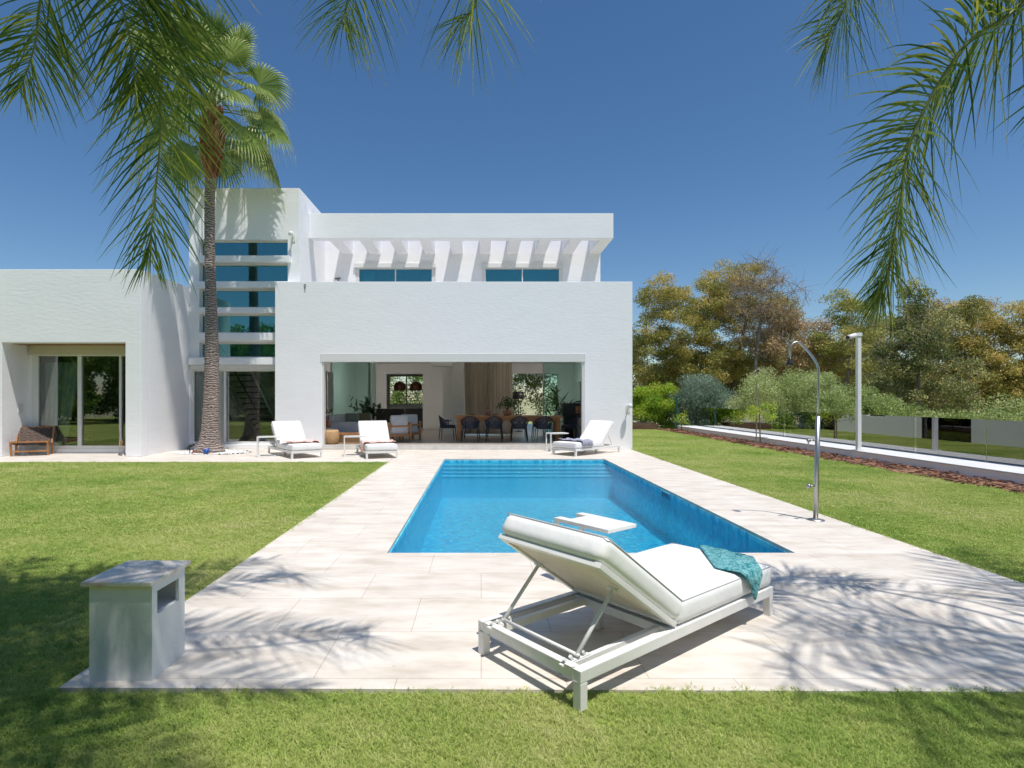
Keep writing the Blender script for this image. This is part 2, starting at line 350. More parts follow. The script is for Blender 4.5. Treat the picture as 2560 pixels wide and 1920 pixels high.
for a_, b_ in zip(SY_, SZ_): m.box(PXL+e,PXR-e,a_,prev,D,b_); prev = a_
tag(m.build('pool_steps', noisy('sunlit_step_tile', (.32,.66,.84), (.40,.74,.90), 20, .4)), kind='structure')  # treads coloured paler for the sunlight in shallow water
m = MB()
for a_, b_ in zip(SY_, SZ_): m.box(PXL+e+.001,PXR-e-.001,a_-.005,a_+.045,b_-.03,b_+.003)
tag(m.build('riser_strip', noisy('dark_riser_strip', (.03,.28,.48), (.05,.34,.55), 20, .4)), kind='structure')  # dark strips added at the tread edges to draw the darker risers
m = MB(); m.add([(PXL+e,PYN+e,-.085),(PXR-e,PYN+e,-.085),(PXR-e,PYF-e,-.085),(PXL+e,PYF-e,-.085)], [(0,1,2,3)])
tag(m.build('pool_water', water_m), kind='structure')
g = thing('pool_skimmer', 'blue rectangular skimmer mouth set in the right pool wall', 'skimmer', (PXR-.02, 9.2, -.06)); m = MB()
m.box(PXR-.03,PXR-.013,9.0,9.4,-.15,-.04); m.build('frame', mat('skimmer_frame', (.10,.35,.5), .4), g)
m = MB(); m.box(PXR-.034,PXR-.031,9.04,9.36,-.13,-.06); m.build('flap', mat('skimmer_flap', (.03,.12,.2), .4), g)
# lawn blades: tuft meshes instanced on hidden-edge sheets by geometry nodes (uncountable stuff)
def tuft(name, n, rad, h, w):
    V = []; Q = []
    for i in range(n):
        a = rng.uniform(0, 2*math.pi); r = rad*math.sqrt(rng.uniform()); x, y = r*math.cos(a), r*math.sin(a)
        hh = h*rng.uniform(.5, 1.2); b = rng.uniform(0, 2*math.pi); ln = hh*rng.uniform(.3, 1.6); dx, dy = ln*math.cos(b), ln*math.sin(b); c = rng.uniform(0, 2*math.pi); wx, wy = w*math.cos(c), w*math.sin(c)
        k = len(V); V += [(x-wx,y-wy,0),(x+wx,y+wy,0),(x+dx*.4+wx*.8,y+dy*.4+wy*.8,hh*.6),(x+dx*.4-wx*.8,y+dy*.4-wy*.8,hh*.6),(x+dx+wx*.1,y+dy+wy*.1,hh),(x+dx-wx*.1,y+dy-wy*.1,hh)]
        Q += [(k,k+1,k+2,k+3),(k+3,k+2,k+4,k+5)]
    me = bpy.data.meshes.new(name); me.from_pydata(V, [], Q); me.materials.append(blade_m); me.update(); return me
def scatter(name, rects, me, dens, seed, smin=.7, smax=1.3, label=None, z=-.009):
    m = MB()
    for r in rects:
        x0, x1, y0, y1 = r; m.add([(x0,y0,z),(x1,y0,z),(x1,y1,z),(x0,y1,z)], [(0,1,2,3)])
    o = m.build(name, lawn_m)
    ng = bpy.data.node_groups.new(name+'_nodes', 'GeometryNodeTree')
    ng.interface.new_socket('Geometry', in_out='INPUT', socket_type='NodeSocketGeometry'); ng.interface.new_socket('Geometry', in_out='OUTPUT', socket_type='NodeSocketGeometry')
    nn = ng.nodes; gi = nn.new('NodeGroupInput'); go = nn.new('NodeGroupOutput')
    d = nn.new('GeometryNodeDistributePointsOnFaces'); d.inputs['Density'].default_value = dens; d.inputs['Seed'].default_value = seed
    ip = nn.new('GeometryNodeInstanceOnPoints'); src = bpy.data.objects.new(name+'_tuft', me)
    oi = nn.new('GeometryNodeObjectInfo'); oi.inputs['Object'].default_value = src
    rz = nn.new('FunctionNodeRandomValue'); rz.data_type = 'FLOAT_VECTOR'; rz.inputs[0].default_value = (-.15,-.15,0); rz.inputs[1].default_value = (.15,.15,6.28)
    rs = nn.new('FunctionNodeRandomValue'); rs.data_type = 'FLOAT'; rs.inputs[2].default_value = smin; rs.inputs[3].default_value = smax
    lk = ng.links.new; lk(gi.outputs[0], d.inputs['Mesh']); lk(d.outputs['Points'], ip.inputs['Points']); lk(oi.outputs['Geometry'], ip.inputs['Instance'])
    lk(rz.outputs[0], ip.inputs['Rotation']); lk(rs.outputs[1], ip.inputs['Scale']); lk(ip.outputs[0], go.inputs[0])
    mo = o.modifiers.new('scatter', 'NODES'); mo.node_group = ng
    tag(o, label, 'grass', kind='stuff'); return o
tn = tuft('near_tuft', 40, .05, .016, .0013); tf = tuft('far_tuft', 36, .10, .014, .0028)
scatter('grass', [(-2.9,3.4,2.0,2.86)], tn, 1700, 1, label='short green lawn grass in front of the paving')
scatter('grass', [(.9,3.1,2.80,2.855)], tn, 60, 9, 1.2, 2.6, label='taller green weeds sprouting along the near paving edge')
scatter('grass', [(-5.4,-2.21,2.0,6.2)], tn, 900, 2, label='short green lawn grass left of the paving')
scatter('grass', [(-13.5,-2.21,6.2,13.19),(-14,-5.4,3.2,6.2)], tf, 420, 3, label='green lawn grass stretching towards the house')
scatter('grass', [(4.43,8.6,4.4,14)], tf, 420, 4, label='green lawn grass right of the pool')
scatter('grass', [(4.45,8.6,14,29.5)], tf, 190, 5, .9, 1.5, label='green lawn grass beside the house')

# ------------------------------------------------------------------ villa
villa = thing('villa', 'white two-storey modern villa with tower, pergola slots and wide sliding doors', 'house', (0,16.4,0))
TL, TR = -8.77, -5.45                                   # tower
Y0 = 16.4; YT = 16.8; YU = 19.6; YFa = 17.66; YW = 14.4
OX0, OX1, OZ = -4.67, 3.02, 2.80                        # main opening
m = MB(); m.wall(-6.04,4.43,0,4.92,Y0,Y0+.34,[(OX0,OX1,-.001,OZ)])
m.build('front_wall', stucco, villa, weld=True, bevel=.012)
m = MB(); m.wall(Y0+.34,29,0,4.92,4.13,4.43,[(18.8,21.1,-.001,2.5),(22.8,23.9,.75,2.2),(26.1,27.4,-.001,2.5)],axis='y'); m.build('side_wall', stucco, villa, weld=True)
for (a, b, t, z_) in ((18.8,21.1,2.5,0),(22.8,23.9,2.2,.75),(26.1,27.4,2.5,0)):
    m = MB(); m.wall(a,b,z_,t,4.22,4.28,[(a+.05,b-.05,z_+.04,t-.07)],axis='y'); d = m.build('side_door', darkm, villa)
    m = MB(); m.box(4.245,4.255,a+.04,b-.04,z_+.03,t-.06); m.build('pane', glassd, d)
# window rows of the tower
rows = [(599,638.5),(657,703),(721,768),(784,831.6),(855,893)]
s = YT/F
WX0 = -8.46; xr = [PX(719,YT)]*2+[-5.86]*3
holes = [(WX0,xr[i],PZ(b,YT),PZ(a,YT)) for i, (a, b) in enumerate(rows)]
DT = PZ(913,YT); DXL, DXR = -8.72, -6.05
m = MB(); m.wall(TL,TR,0,7.81,YT,YT+.3,holes+[(DXL,DXR,.13,DT)])
m.build('tower_wall', stucco, villa, weld=True, bevel=.01)
m = MB(); m.wall(YT+.3,23,3.0,7.81,TR-.3,TR,[],axis='y'); m.wall(YT+.3,23,0,7.81,TL,TL+.3,[],axis='y'); m.box(TL+.3,TR-.3,23,23.3,0,7.81); m.box(TL+.3,TR-.3,YT+.3,23,7.3,7.6)
m.build('tower_side_wall', stucco, villa)
for (x0,x1,z0,z1) in holes:
    m = MB(); m.wall(x0,x1,z0,z1,YT+.14,YT+.20,[(x0+.03,x1-.03,z0+.03,z1-.05)]); fr = m.build('window', alu, villa)
    m = MB(); m.box(x0+.02,x1-.02,YT+.165,YT+.175,z0+.02,z1-.03); m.build('pane', glassw2, fr)
for i, (a, b) in enumerate([(639,656),(703.5,720.5),(768.5,783.5),(832.5,852),(893.5,913)]):
    x1 = PX(728,YT) if i < 2 else -6.06
    m = MB(); m.box((-8.48,-8.48,-8.40,-8.40,-8.70)[i],x1,YT-.17,YT+.002,PZ(b-1,YT-.1),PZ(a+1,YT-.1)); m.build('window_ledge', stucco, villa, bevel=.008)
# tower interior: landing slabs, back wall, stair
m = MB(); m.box(TL+.3,TR-.3,20.9,21.0,.14,7.3); m.build('stair_hall_wall', inner, villa)
m = MB(); m.box(TL+.3,-6.3,19.2,20.9,3.0,3.2); m.build('stair_landing', inner, villa); m = MB(); m.box(TL+.3,TR-.3,YT+.3,20.9,.02,.14); m.build('stair_hall_floor', planks, villa)
m = MB(); m.box(-6.9,TR-.3,YT+.9,YT+1.0,3.3,7.3); m.build('landing_screen', noisy('grey_plaster', (.5,.52,.53), (.56,.58,.58), 2, .9), villa)
st = thing('staircase', 'open staircase with pale stringers and dark treads behind the glass door under the tower', 'staircase', (-7.6,18.6,.14))
for x in (-8.10,-7.15):
    m = MB(); m.bar((x+.12,20.3,-.06),(x-.04,17.25,2.72),.06,.26); m.build('stringer', inner, st)
for k in range(14):
    t = (k+.5)/14; y = 20.2-t*2.9; z = .14+t*2.55
    m = MB(); m.box(-8.02+.08*(1-t),-7.2+.1*(1-t),y-.14,y+.14,z-.02,z+.02); m.build('tread', steeld, st)
m = MB(); m.bar((-8.0,20.0,1.0),(-8.2,17.3,3.4),.03,.05); m.build('handrail', darkm, st)
# stair door
m = MB(); m.wall(DXL,DXR,.13,DT,YT+.06,YT+.18,[(DXL+.07,PX(560,YT)-.03,.2,DT-.18),(PX(560,YT)+.03,DXR-.04,.2,DT-.18)]); sd = m.build('sliding_door', alu, villa)
m = MB(); m.box(DXL+.06,DXR-.03,YT+.115,YT+.125,.19,DT-.17); m.build('pane', glassd, sd)
m = MB(); m.box(DXL,DXR,YT-.06,YT+.055,DT-.13,DT-.002); m.build('shutter_box', alu, villa, bevel=.01)
m = MB(); m.box(DXL-.02,DXR,YT-.12,YT+.3,.0,.128); m.build('door_step', stucco, villa, bevel=.008)
def curtain(name, label, x0, x1, y, z0, z1, mt, folds, amp=.05, sweep=None, base=None):
    def fn(u, v):
        w = 1.0 if sweep is None else sweep(v)
        x = x0+(x1-x0)*(u+.012*math.sin(31*u)+.018*v*math.sin(7*u+1))*w; a = amp*(.7+.3*math.sin(13*u+1)+.25*math.sin(5*u))*(1-.15*v)
        return (x, y+a*math.sin(u*folds*6.283+.8*math.sin(u*9))+.015*math.sin(5*v+20*u), z1-(z1-z0)*v)
    m = MB(); m.grid(fn, folds*8, 14); o = m.build(name, mt, None, True)
    sm = o.modifiers.new('thickness', 'SOLIDIFY'); sm.thickness = .003
    return tag(o, label, 'curtain')
curtain('curtain', 'white sheer curtain behind the left glass panel of the stair door', DXL+.08, PX(557,YT+.35), YT+.27, .15, 2.3, sheer, 7, .03)
# upper floor
W1 = (PX(888.4,YU),PX(1088.4,YU)); W2 = (PX(1205,YU),PX(1407,YU)); WT = PZ(661,YU)
m = MB(); m.wall(TR,4.17,3.1,7.34,YU,YU+.3,[(W1[0],W1[1],3.5,WT),(W2[0],W2[1],3.5,WT)]); m.build('upper_wall', stucco, villa, weld=True)
m = MB(); m.box(3.87,4.17,YU+.3,27,4.0,7.34); m.box(TR,3.87,YU+.3,27,6.9,7.1); m.box(TR,4.17,27,27.3,3.3,7.34); m.build('roof_slab', stucco, villa)
m = MB(); m.box(-6.0,4.12,Y0+.35,29,3.1,3.3); m.build('terrace_slab', stucco, villa)
m = MB(); m.box(TR+.002,4.17,YFa,YFa+.28,6.55,7.34); m.build('fascia', stucco, villa, bevel=.01)
for k in range(10):
    x1 = 4.165-.961*(9-k); m = MB(); m.box(x1-.372,x1,YFa+.28,YU,6.553,7.15); m.build('pergola_beam', stucco, villa)
for (a, b) in (W1, W2):
    c = (a+b)/2; m = MB(); m.wall(a,b,3.5,WT,YU+.02,YU+.14,[(a+.13,c-.02,3.6,WT-.16),(c+.02,b-.13,3.6,WT-.16)]); f_ = m.build('window', alu, villa)
    m = MB(); m.box(a+.12,b-.12,YU+.075,YU+.085,3.59,WT-.15); m.build('pane', glassw2, f_)
    m = MB(); m.box(a-.03,b+.03,YU-.07,YU+.015,WT-.13,WT+.03); m.build('shutter_box', alu, villa, bevel=.01)
m = MB(); m.box(TR+.1,3.8,YU+1.3,YU+1.4,3.3,6.9); m.build('bedroom_wall', inner, villa)
for i,(a,b) in enumerate(((W1[0]+.15,W1[0]+.62),(W1[1]-.55,W1[1]-.15))):
    curtain('curtain', ('pale curtain at the left side of the left upper window','pale curtain at the right side of the left upper window')[i], a, b, YU+.3, 3.4, WT-.15, sheer, 4, .03)
# wing
m = MB(); m.wall(-20,-8.75,0,4.82,YW,YW+.3,[(-12.33,-9.15,-.001,2.94)]); m.build('wing_front_wall', stucco, villa, weld=True, bevel=.012)
m = MB(); m.wall(YW+.3,YT,0,4.82,-9.05,-8.75,[],axis='y'); m.wall(YT,22,0,4.82,-9.07,-8.78,[],axis='y'); m.build('wing_side_wall', stucco, villa); m = MB(); m.wall(YW+.3,15.3,0,2.94,-12.63,-12.33,[],axis='y'); m.build('porch_side_wall', stucco, villa)
m = MB(); m.box(-20,-9.06,YW+.3,22,4.3,4.5); m.box(-20,-9.07,22,22.3,-.2,4.6); m.box(-20,-19.8,YW+.3,22,-.2,4.3); m.build('wing_roof', stucco, villa)
m = MB(); m.box(-12.33,-9.05,YW+.3,15.3,2.935,3.05); m.build('porch_ceiling', woodc, villa)
YB = 15.3; BX0, BX1 = -12.28, -9.3; BT = PZ(864,YB)
m = MB(); m.wall(-20,-9.05,0,4.3,YB,YB+.2,[(BX0,BX1,.12,BT)]); m.build('porch_back_wall', inner, villa, weld=True)
h1, h2, h3 = PX(95,YB), PX(193,YB), PX(203,YB); h4, h5 = PX(297,YB), PX(303,YB); ht = PZ(890,YB)
m = MB(); m.wall(BX0,BX1,.12,BT,YB+.01,YB+.10,[(h1,h2,.21,ht),(h3,h4,.21,ht),(h5,BX1-.04,.21,ht)]); wd = m.build('sliding_door', alu, villa)
m = MB(); m.box(h1-.01,BX1-.03,YB+.05,YB+.06,.2,ht+.01); m.build('pane', glassd, wd)
m = MB(); m.box(BX0,BX1,YB-.1,YB+.006,ht+.02,BT); m.build('shutter_box', mat('beige_box', (.60,.56,.46), .6), villa, bevel=.01)
m = MB(); m.box(-20,-9.07,YB+.2,22,0,.12); m.build('wing_floor', planks, villa)
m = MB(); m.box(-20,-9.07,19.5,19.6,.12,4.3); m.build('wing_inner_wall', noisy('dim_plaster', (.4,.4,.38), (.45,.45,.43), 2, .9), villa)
curtain('curtain', 'greenish grey curtain drawn aside behind the porch glass door', h1+.02, h2-.05, YB+.22, .14, 2.5, sheer, 6, .05, lambda v: 1-.42*v)
# interior shell of the living room
FZ = .14
m = MB(); m.box(-6.0,4.13,Y0+.06,30,.0,FZ-.004); m.build('room_floor', planks, villa)
m = MB(); m.box(OX0,OX1,Y0-.06,Y0+.06,.0,.07); m.box(OX0,OX1,Y0-.02,Y0+.07,.07,FZ); m.build('threshold', noisy('threshold_stone', (.55,.53,.5), (.66,.64,.6), 6, .5), villa, bevel=.005)
m = MB(); m.wall(YB+1.5,30,FZ,3.1,-6.0,-5.7,[(20.2,21.6,.9,2.5)],axis='y'); m.build('room_left_wall', inner, villa)
YK = 25.2; KX0, KX1 = PX(966,YK), PX(1057,YK)
m = MB(); m.wall(-5.7,4.13,FZ,3.1,YK,YK+.15,[(KX0,KX1,FZ-.01,PZ(935,YK)),(PX(1165,YK),PX(1395,YK),FZ-.01,2.62)]); m.build('room_back_wall', inner, villa)
YKK = 29; kw = (PX(972,YKK),PX(1060,YKK),PZ(1012,YKK),PZ(938,YKK))
m = MB(); m.wall(-5.7,-1.6,FZ,3.1,YKK,YKK+.2,[kw]); m.box(-1.6,-1.45,YK+.15,YKK+.2,FZ,3.1); m.build('kitchen_wall', inner, villa)
m = MB(); m.box(PX(1107,21),PX(1131,21),21,21.3,FZ,3.069); m.box(PX(1077,20),PX(1131,20),20,20.99,PZ(914,20),3.069); m.build('bulkhead', inner, villa)
m = MB(); m.box(-5.65,4.1,Y0+.36,YK-.02,3.07,3.098); m.build('room_ceiling', inner, villa)
# main sliding doors
m = MB(); m.box(OX0-.04,OX1+.04,Y0-.012,Y0+.16,PZ(905,Y0),OZ+.02); m.build('shutter_box', alu, villa, bevel=.012)
ot = PZ(905,Y0)
def panel(x0, x1, y, lab, gm=glassw):
    m = MB(); m.wall(x0,x1,FZ,ot,y,y+.05,[(x0+.06,x1-.06,FZ+.09,ot-.03)]); d = m.build('sliding_door', alu, villa, bevel=.004); d['label'] = lab
    m = MB(); m.box(x0+.05,x1-.05,y+.02,y+.03,FZ+.08,ot-.02); m.build('pane', gm, d)

for a_ in (OX0,OX1-.06): m = MB(); m.box(a_,a_+.06,Y0+.02,Y0+.2,FZ,ot); m.build('door_frame', alu, villa)
GY = 20.62; ot_ = ot; ot = 3.06
panel(PX(826,GY), PX(930,GY), GY, 'left greenish glass door panel at the back of the porch')
panel(PX(920,GY), PX(939,GY), GY+.06, 'door panel slid behind its neighbour')
panel(PX(1357,GY), PX(1470,GY), GY, 'right greenish glass door panel at the back of the porch'); ot = ot_
m = MB(); m.box(PX(1131,20.55),PX(1160,20.55),20.55,20.75,FZ,3.068); m.build('pillar', lacq, villa, bevel=.01)
curtain('curtain', 'beige linen curtain hanging behind the dining table beside the white pillar', PX(1161,20.8), PX(1281,20.8), 20.85, .18, 3.06, linen, 15, .06, None)
# small things on the walls
def sconce(loc, lab, dx=0):
    t = thing('wall_lamp', lab, 'wall lamp', loc); m = MB()
    m.box(loc[0]-.06,loc[0]+.06,loc[1]-.02,loc[1]-.001,loc[2]-.1,loc[2]+.1); m.build('mount', alu, t)
    m = MB(); m.bar((loc[0],loc[1]-.02,loc[2]+.05),(loc[0],loc[1]-.16,loc[2]+.08),.03); m.build('arm', alu, t)
    m = MB(); m.lathe([(.05,0),(.07,.02),(.075,.10),(.04,.13)], (loc[0],loc[1]-.2,loc[2]+.02), 14); m.build('head', alu, t, True)
sconce((PX(733,YT),YT,PZ(596,YT)), 'white floodlight on the tower wall right of the top window')
sconce((4.3,Y0,PZ(1022,Y0)), 'white wall lamp near the right corner of the facade')
t = thing('wall_camera', 'small dark camera on the upper terrace wall left of the pergola window', 'camera', P(847,699,YU-.02)); m = MB(); c = P(847,699,YU)
m.bar((c.x,YU,c.z-.03),(c.x,YU-.12,c.z-.03),.03); m.build('bracket', darkm, t); m = MB(); m.tube([(c.x-.1,YU-.14,c.z),(c.x+.09,YU-.12,c.z+.02)], .035, 8); m.build('housing', mat('grey_plastic', (.15,.15,.16), .5), t)
m = MB(); c = P(762,716,Y0-.03); m.tube([(c.x-.03,Y0-.005,c.z+.05),(c.x+.02,Y0-.04,c.z+.06),(c.x+.03,Y0-.04,c.z),(c.x,Y0-.03,c.z-.03),(c.x,Y0-.02,c.z-.07)], .012, 6)
tag(m.build('wall_hook', timber), 'small rusty hook near the top left of the main facade', 'hook')
m = MB(); c = (-12.33,14.98,PZ(1020,14.98)); m.box(-12.33,-12.315,14.90,15.06,c[2]-.12,c[2]+.12); tag(m.build('wall_socket', alu), 'white socket plate on the left wall of the porch', 'socket')
# neighbour's tiled roof behind the wing
nb = thing('neighbour_house', 'corner of a terracotta tiled roof behind the left wing', 'house', (-26,25,0)); m = MB(); m.box(-34,-24.4,25,26.6,-.5,7.0); m.build('wall', stucco, nb)
m = MB(); ex = PX(15,27)
m.add([(-35,24.6,7.25),(ex,24.6,7.25),(ex,27,7.25),(-35,27,7.25),(-34,25.8,7.8),(ex-1.2,25.8,7.8)],[(0,1,5,4),(1,2,5),(2,3,4,5),(3,0,4),(3,2,1,0)])
for k in range(24): m.tube([(ex-.4-k*.42,24.55,7.27),(ex-.4-k*.42-.05,25.6,7.74)], .08, 6)
m.build('roof', terracotta, nb)

# ------------------------------------------------------------------ interior things
def dining_chair():
    t = thing('dining_chair', 'x', 'chair'); m = MB()
    m.rbox((0,0,.43),(.24,.24,.03),.028,6,6,2); m.build('seat', black, t, True)
    for sx in (-1,1):
        for sy in (-1,1):
            m = MB(); m.tube([(sx*.22,sy*.21,.41),(sx*.26,sy*.25,0)], [.014,.010], 6); m.build('leg', black, t)
    m = MB(); pts = [(.29*math.cos(a), -.02-.27*math.sin(a), .80-.16*abs(math.cos(a))**2) for a in np.linspace(math.pi*-.12, math.pi*1.12, 17)]
    m.tube(pts, .016, 6); m.build('top_rail', black, t, True)
    m = MB()
    for a in np.linspace(.0, math.pi, 19):
        p = Vector((.285*math.cos(a), -.02-.265*math.sin(a), .79-.16*math.cos(a)**2)); q = Vector((.22*math.cos(a), -.02-.22*math.sin(a), .45))
        m.bar(p, q, .030, .008, up=(math.cos(a),-math.sin(a),0))
    m.build('backrest', noisy('rope_blue_black', (.014,.02,.035), (.03,.045,.075), 20, .5), t)
    m = MB(); m.rbox((0,.02,.475),(.21,.21,.03),.028,6,6,2); m.build('seat_cushion', noisy('charcoal_cushion', (.03,.03,.035), (.05,.05,.055), 20, .9), t, True)
    return t
dc0 = dining_chair(); first = True
tabY = 18.1
cps = [(PX(1175,17.75),17.72,0),(PX(1234.5,17.75),17.68,.03),(PX(1298.5,17.75),17.72,-.04),(PX(1359,17.75),17.70,.05),
       (PX(1119,18.1),18.15,-1.35),(PX(1422,18.1),18.1,1.5)]+[(PX(x,18.9),18.95,3.14) for x in (1180,1238,1296,1350)]
labs = ['black rope dining chair, first from the left on the near side of the table','black rope dining chair, second from the left on the near side of the table',
 'black rope dining chair, third from the left on the near side of the table','black rope dining chair, rightmost on the near side of the table','black rope chair at the left head of the dining table',
 'black rope chair at the right head of the dining table']+['black dining chair on the far side of the table, '+k for k in ('leftmost','second from left','third from left','rightmost')]
for i, (x, y, a) in enumerate(cps):
    c = dc0 if i == 0 else copy_tree(dc0); c.location = (x, y, FZ); c.rotation_euler = (0,0,a); c['label'] = labs[i]; c['group'] = 'black chairs round the dining table'
tb = thing('dining_table', 'long orange wooden dining table standing just inside the wide opening', 'table', (.9,18.3,FZ))
tx0, tx1, ty0, ty1 = PX(1137,17.9), PX(1406,17.9), 17.85, 18.8
m = MB(); m.box(tx0,tx1,ty0,ty1,FZ+.74,FZ+.80); m.build('tabletop', woodx, tb, bevel=.008)
for x in (tx0+.06,tx1-.2):
    for y in (ty0+.05,ty1-.19): m = MB(); m.box(x,x+.14,y,y+.14,FZ,FZ+.74); m.build('leg', woodx, tb, bevel=.006)
m = MB()
m.box(tx0+.2,tx1-.2,ty0+.06,ty0+.10,FZ+.62,FZ+.738); m.box(tx0+.2,tx1-.2,ty1-.10,ty1-.06,FZ+.62,FZ+.738); m.build('apron', woodx, tb)
TZ = FZ+.80
def leaves(cent, n, size, spread, flat=.0, tint=(0,1), droop=0):
    """n leaves round each centre: numpy rhombus quads"""
    cent = np.asarray(cent, float); C = np.repeat(cent, n, 0); K = len(C)
    off = rng.normal(size=(K,3)); off /= np.linalg.norm(off, axis=1)[:,None]+1e-9; off *= (rng.uniform(size=(K,1))**.45)
    C = C+off*np.asarray(spread)
    d = rng.normal(size=(K,3)); d[:,2] -= droop; d /= np.linalg.norm(d, axis=1)[:,None]
    e2 = rng.normal(size=(K,3)); e2[:,2] += flat*0; w = np.cross(d, e2); w /= np.linalg.norm(w, axis=1)[:,None]+1e-9
    l = size[0]*rng.uniform(.6,1.3,(K,1)); ww = size[1]*rng.uniform(.7,1.2,(K,1))
    V = np.empty((K,4,3)); V[:,0] = C-d*l/2; V[:,1] = C+w*ww/2-d*l*.1; V[:,2] = C+d*l/2; V[:,3] = C-w*ww/2-d*l*.1
    Q = np.arange(K*4).reshape(K,4)
    base = np.repeat(rng.uniform(tint[0], tint[1], len(cent)), n)
    return V.reshape(-1,3), Q, np.clip(base+rng.normal(size=K)*.22, 0, 1)
pl_green = leafmat('indoor_leaf', [(0,(.02,.05,.015)),(1,(.08,.15,.04))], .3)
def potted(name, label, loc, potr, poth, spread, leaf, n, potm, height, stems=6):
    t = thing(name, label, 'plant', loc); m = MB(); m.lathe([(potr*.7,0),(potr,poth*.5),(potr*.85,poth)], loc, 16); m.build('pot', potm, t, True)
    c = [Vector(loc)+Vector((rng.normal()*spread*.4, rng.normal()*spread*.4, poth+height*rng.uniform(.3,1))) for _ in range(stems)]
    m = MB()
    for p in c: m.tube([Vector(loc)+Vector((0,0,poth*.9)), (p+Vector(loc)+Vector((0,0,height)))/2, p], [.008,.006,.003], 4)
    m.build('stems', bark, t)
    V, Q, tt = leaves(c, n, leaf, (spread*.5,spread*.5,spread*.4)); npmesh('foliage', V, Q, pl_green, t, tt)
potted('table_plant', 'leafy plant in a reddish pot on the dining table', (PX(1268,18.3),18.3,TZ), .13, .16, .4, (.10,.04), 22, terracotta, .35, 12)
potted('potted_plant', 'dark broad-leaved plant behind the sofa seen through the left glass panel', (PX(915,21),21,FZ), .22, .55, .8, (.30,.16), 5, sheer, .75, 10)
potted('potted_plant', 'tall spiky plant behind the right glass panel', (PX(1415,19.6),19.6,FZ), .18, .4, .7, (.65,.06), 6, sheer, 1.1, 9)
m = MB(); m.lathe([(.05,0),(.07,.05),(.06,.16),(.04,.2)], (PX(1221,18.2),18.2,TZ), 12); tag(m.build('glass_jar', mat('rosy_glass', (.35,.12,.1), .15), None, True), 'small reddish jar standing on the dining table', 'jar')
m = MB(); m.lathe([(.05,0),(.05,.16)], (PX(1390,18.2),18.2,TZ), 10); tag(m.build('candle', mat('wax', (.7,.68,.62), .5), None, True), 'white candle at the right end of the dining table', 'candle')
# sofa, basket, coffee table, armchairs
cush = noisy('grey_sofa_fabric', (.48,.48,.48), (.58,.58,.58), 5, .9, .2, 60)
SO = .5; sx0, sx1, sy = -5.3, -4.0, 18.2
so_ = thing('sofa', 'pale grey sofa with cushions against the left wall of the living room', 'sofa', (-4.9,19,FZ))
m = MB(); m.rbox((-4.85+SO,18.9,FZ+.25),(.5,1.3,.16),.05); m.build('seat', cush, so_, True)
m = MB(); m.rbox((-5.3+SO,18.9,FZ+.52),(.14,1.3,.3),.06); m.build('backrest', cush, so_, True)
for y in (17.65,20.1): m = MB(); m.rbox((-4.88+SO,y,FZ+.36),(.5,.12,.26),.06); m.build('armrest', cush, so_, True)
for i, (x, y, mt_, lb) in enumerate([(-4.95+SO,19.3,noisy('sage_cushion', (.20,.24,.18), (.28,.32,.25), 30, .9),'sage green cushion standing on the grey sofa'),(-4.6+SO,19.5,noisy('striped_cushion', (.14,.12,.08), (.30,.22,.12), 9, .9, stretch=(6,1,.2)),'brown striped cushion at the end of the grey sofa')]):
    m = MB(); m.rbox((x,y,FZ+.62),(.25,.09,.23),.07); tag(m.build('cushion', mt_, None, True), lb, 'cushion')
bk = (PX(830,16.72),16.72,FZ); m = MB(); m.lathe([(.15,0),(.20,.10),(.22,.22),(.20,.36),(.18,.42),(.17,.41),(.18,.3),(.15,.06)], bk, 22, .01); tag(m.build('basket', rattan, None, True), 'round wicker basket at the left end of the wide opening', 'basket')
ct = (PX(878,17.0),17.5,FZ); cf = thing('coffee_table', 'low rattan coffee table beside the wicker basket', 'table', ct); m = MB(); m.box(ct[0]-.45,ct[0]+.45,16.85,17.3,FZ+.26,FZ+.32); m.build('tabletop', wood, cf, bevel=.01); m = MB(); m.box(ct[0]-.38,ct[0]+.38,16.92,17.24,FZ,FZ+.26); m.build('base', rattan, cf)
potted('vase', 'orange vase with green sprigs on the sofa side', (PX(821,17.4),17.4,FZ+.45), .08, .26, .15, (.16,.03), 4, terracotta, .3, 5)
m = MB(); m.box(PX(810,17.3),PX(833,17.3),17.25,17.6,FZ,FZ+.45); tag(m.build('side_cabinet', inner), 'low white side cabinet under the orange vase', 'cabinet')
def armchair(loc, rz, lab):
    t = thing('armchair', lab, 'armchair', (0,0,0), 'wooden armchairs with pale cushions')
    m = MB(); m.rbox((0,0,.34),(.30,.32,.09),.05); m.build('seat_cushion', cush, t, True)
    m = MB(); m.rbox((0,-.26,.58),(.28,.09,.26),.06); m.build('back_cushion', cush, t, True)
    for s_ in (-1,1):
        m = MB(); m.bar((s_*.35,-.34,0),(s_*.35,-.34,.62),.06); m.build('leg', wood, t); m = MB(); m.bar((s_*.35,.32,0),(s_*.35,.32,.52),.06); m.build('leg', wood, t)
        m = MB(); m.bar((s_*.35,-.38,.60),(s_*.35,.36,.55),.08,.04); m.build('armrest', wood, t)
    m = MB(); m.bar((-.35,-.34,.22),(.35,-.34,.22),.04,.08); m.bar((-.35,.3,.22),(.35,.3,.22),.04,.08); m.bar((-.35,-.34,.5),(.35,-.34,.5),.04,.06); m.build('frame', wood, t)
    t.location = loc; t.rotation_euler = (0,0,rz); return t
armchair((PX(990,17.6),17.6,FZ), .5, 'wooden armchair with pale cushions, the nearer one right of the second white lounger')
armchair((PX(1014,18.3),18.45,FZ), .5, 'wooden armchair with pale cushions standing behind another armchair')
m = MB()
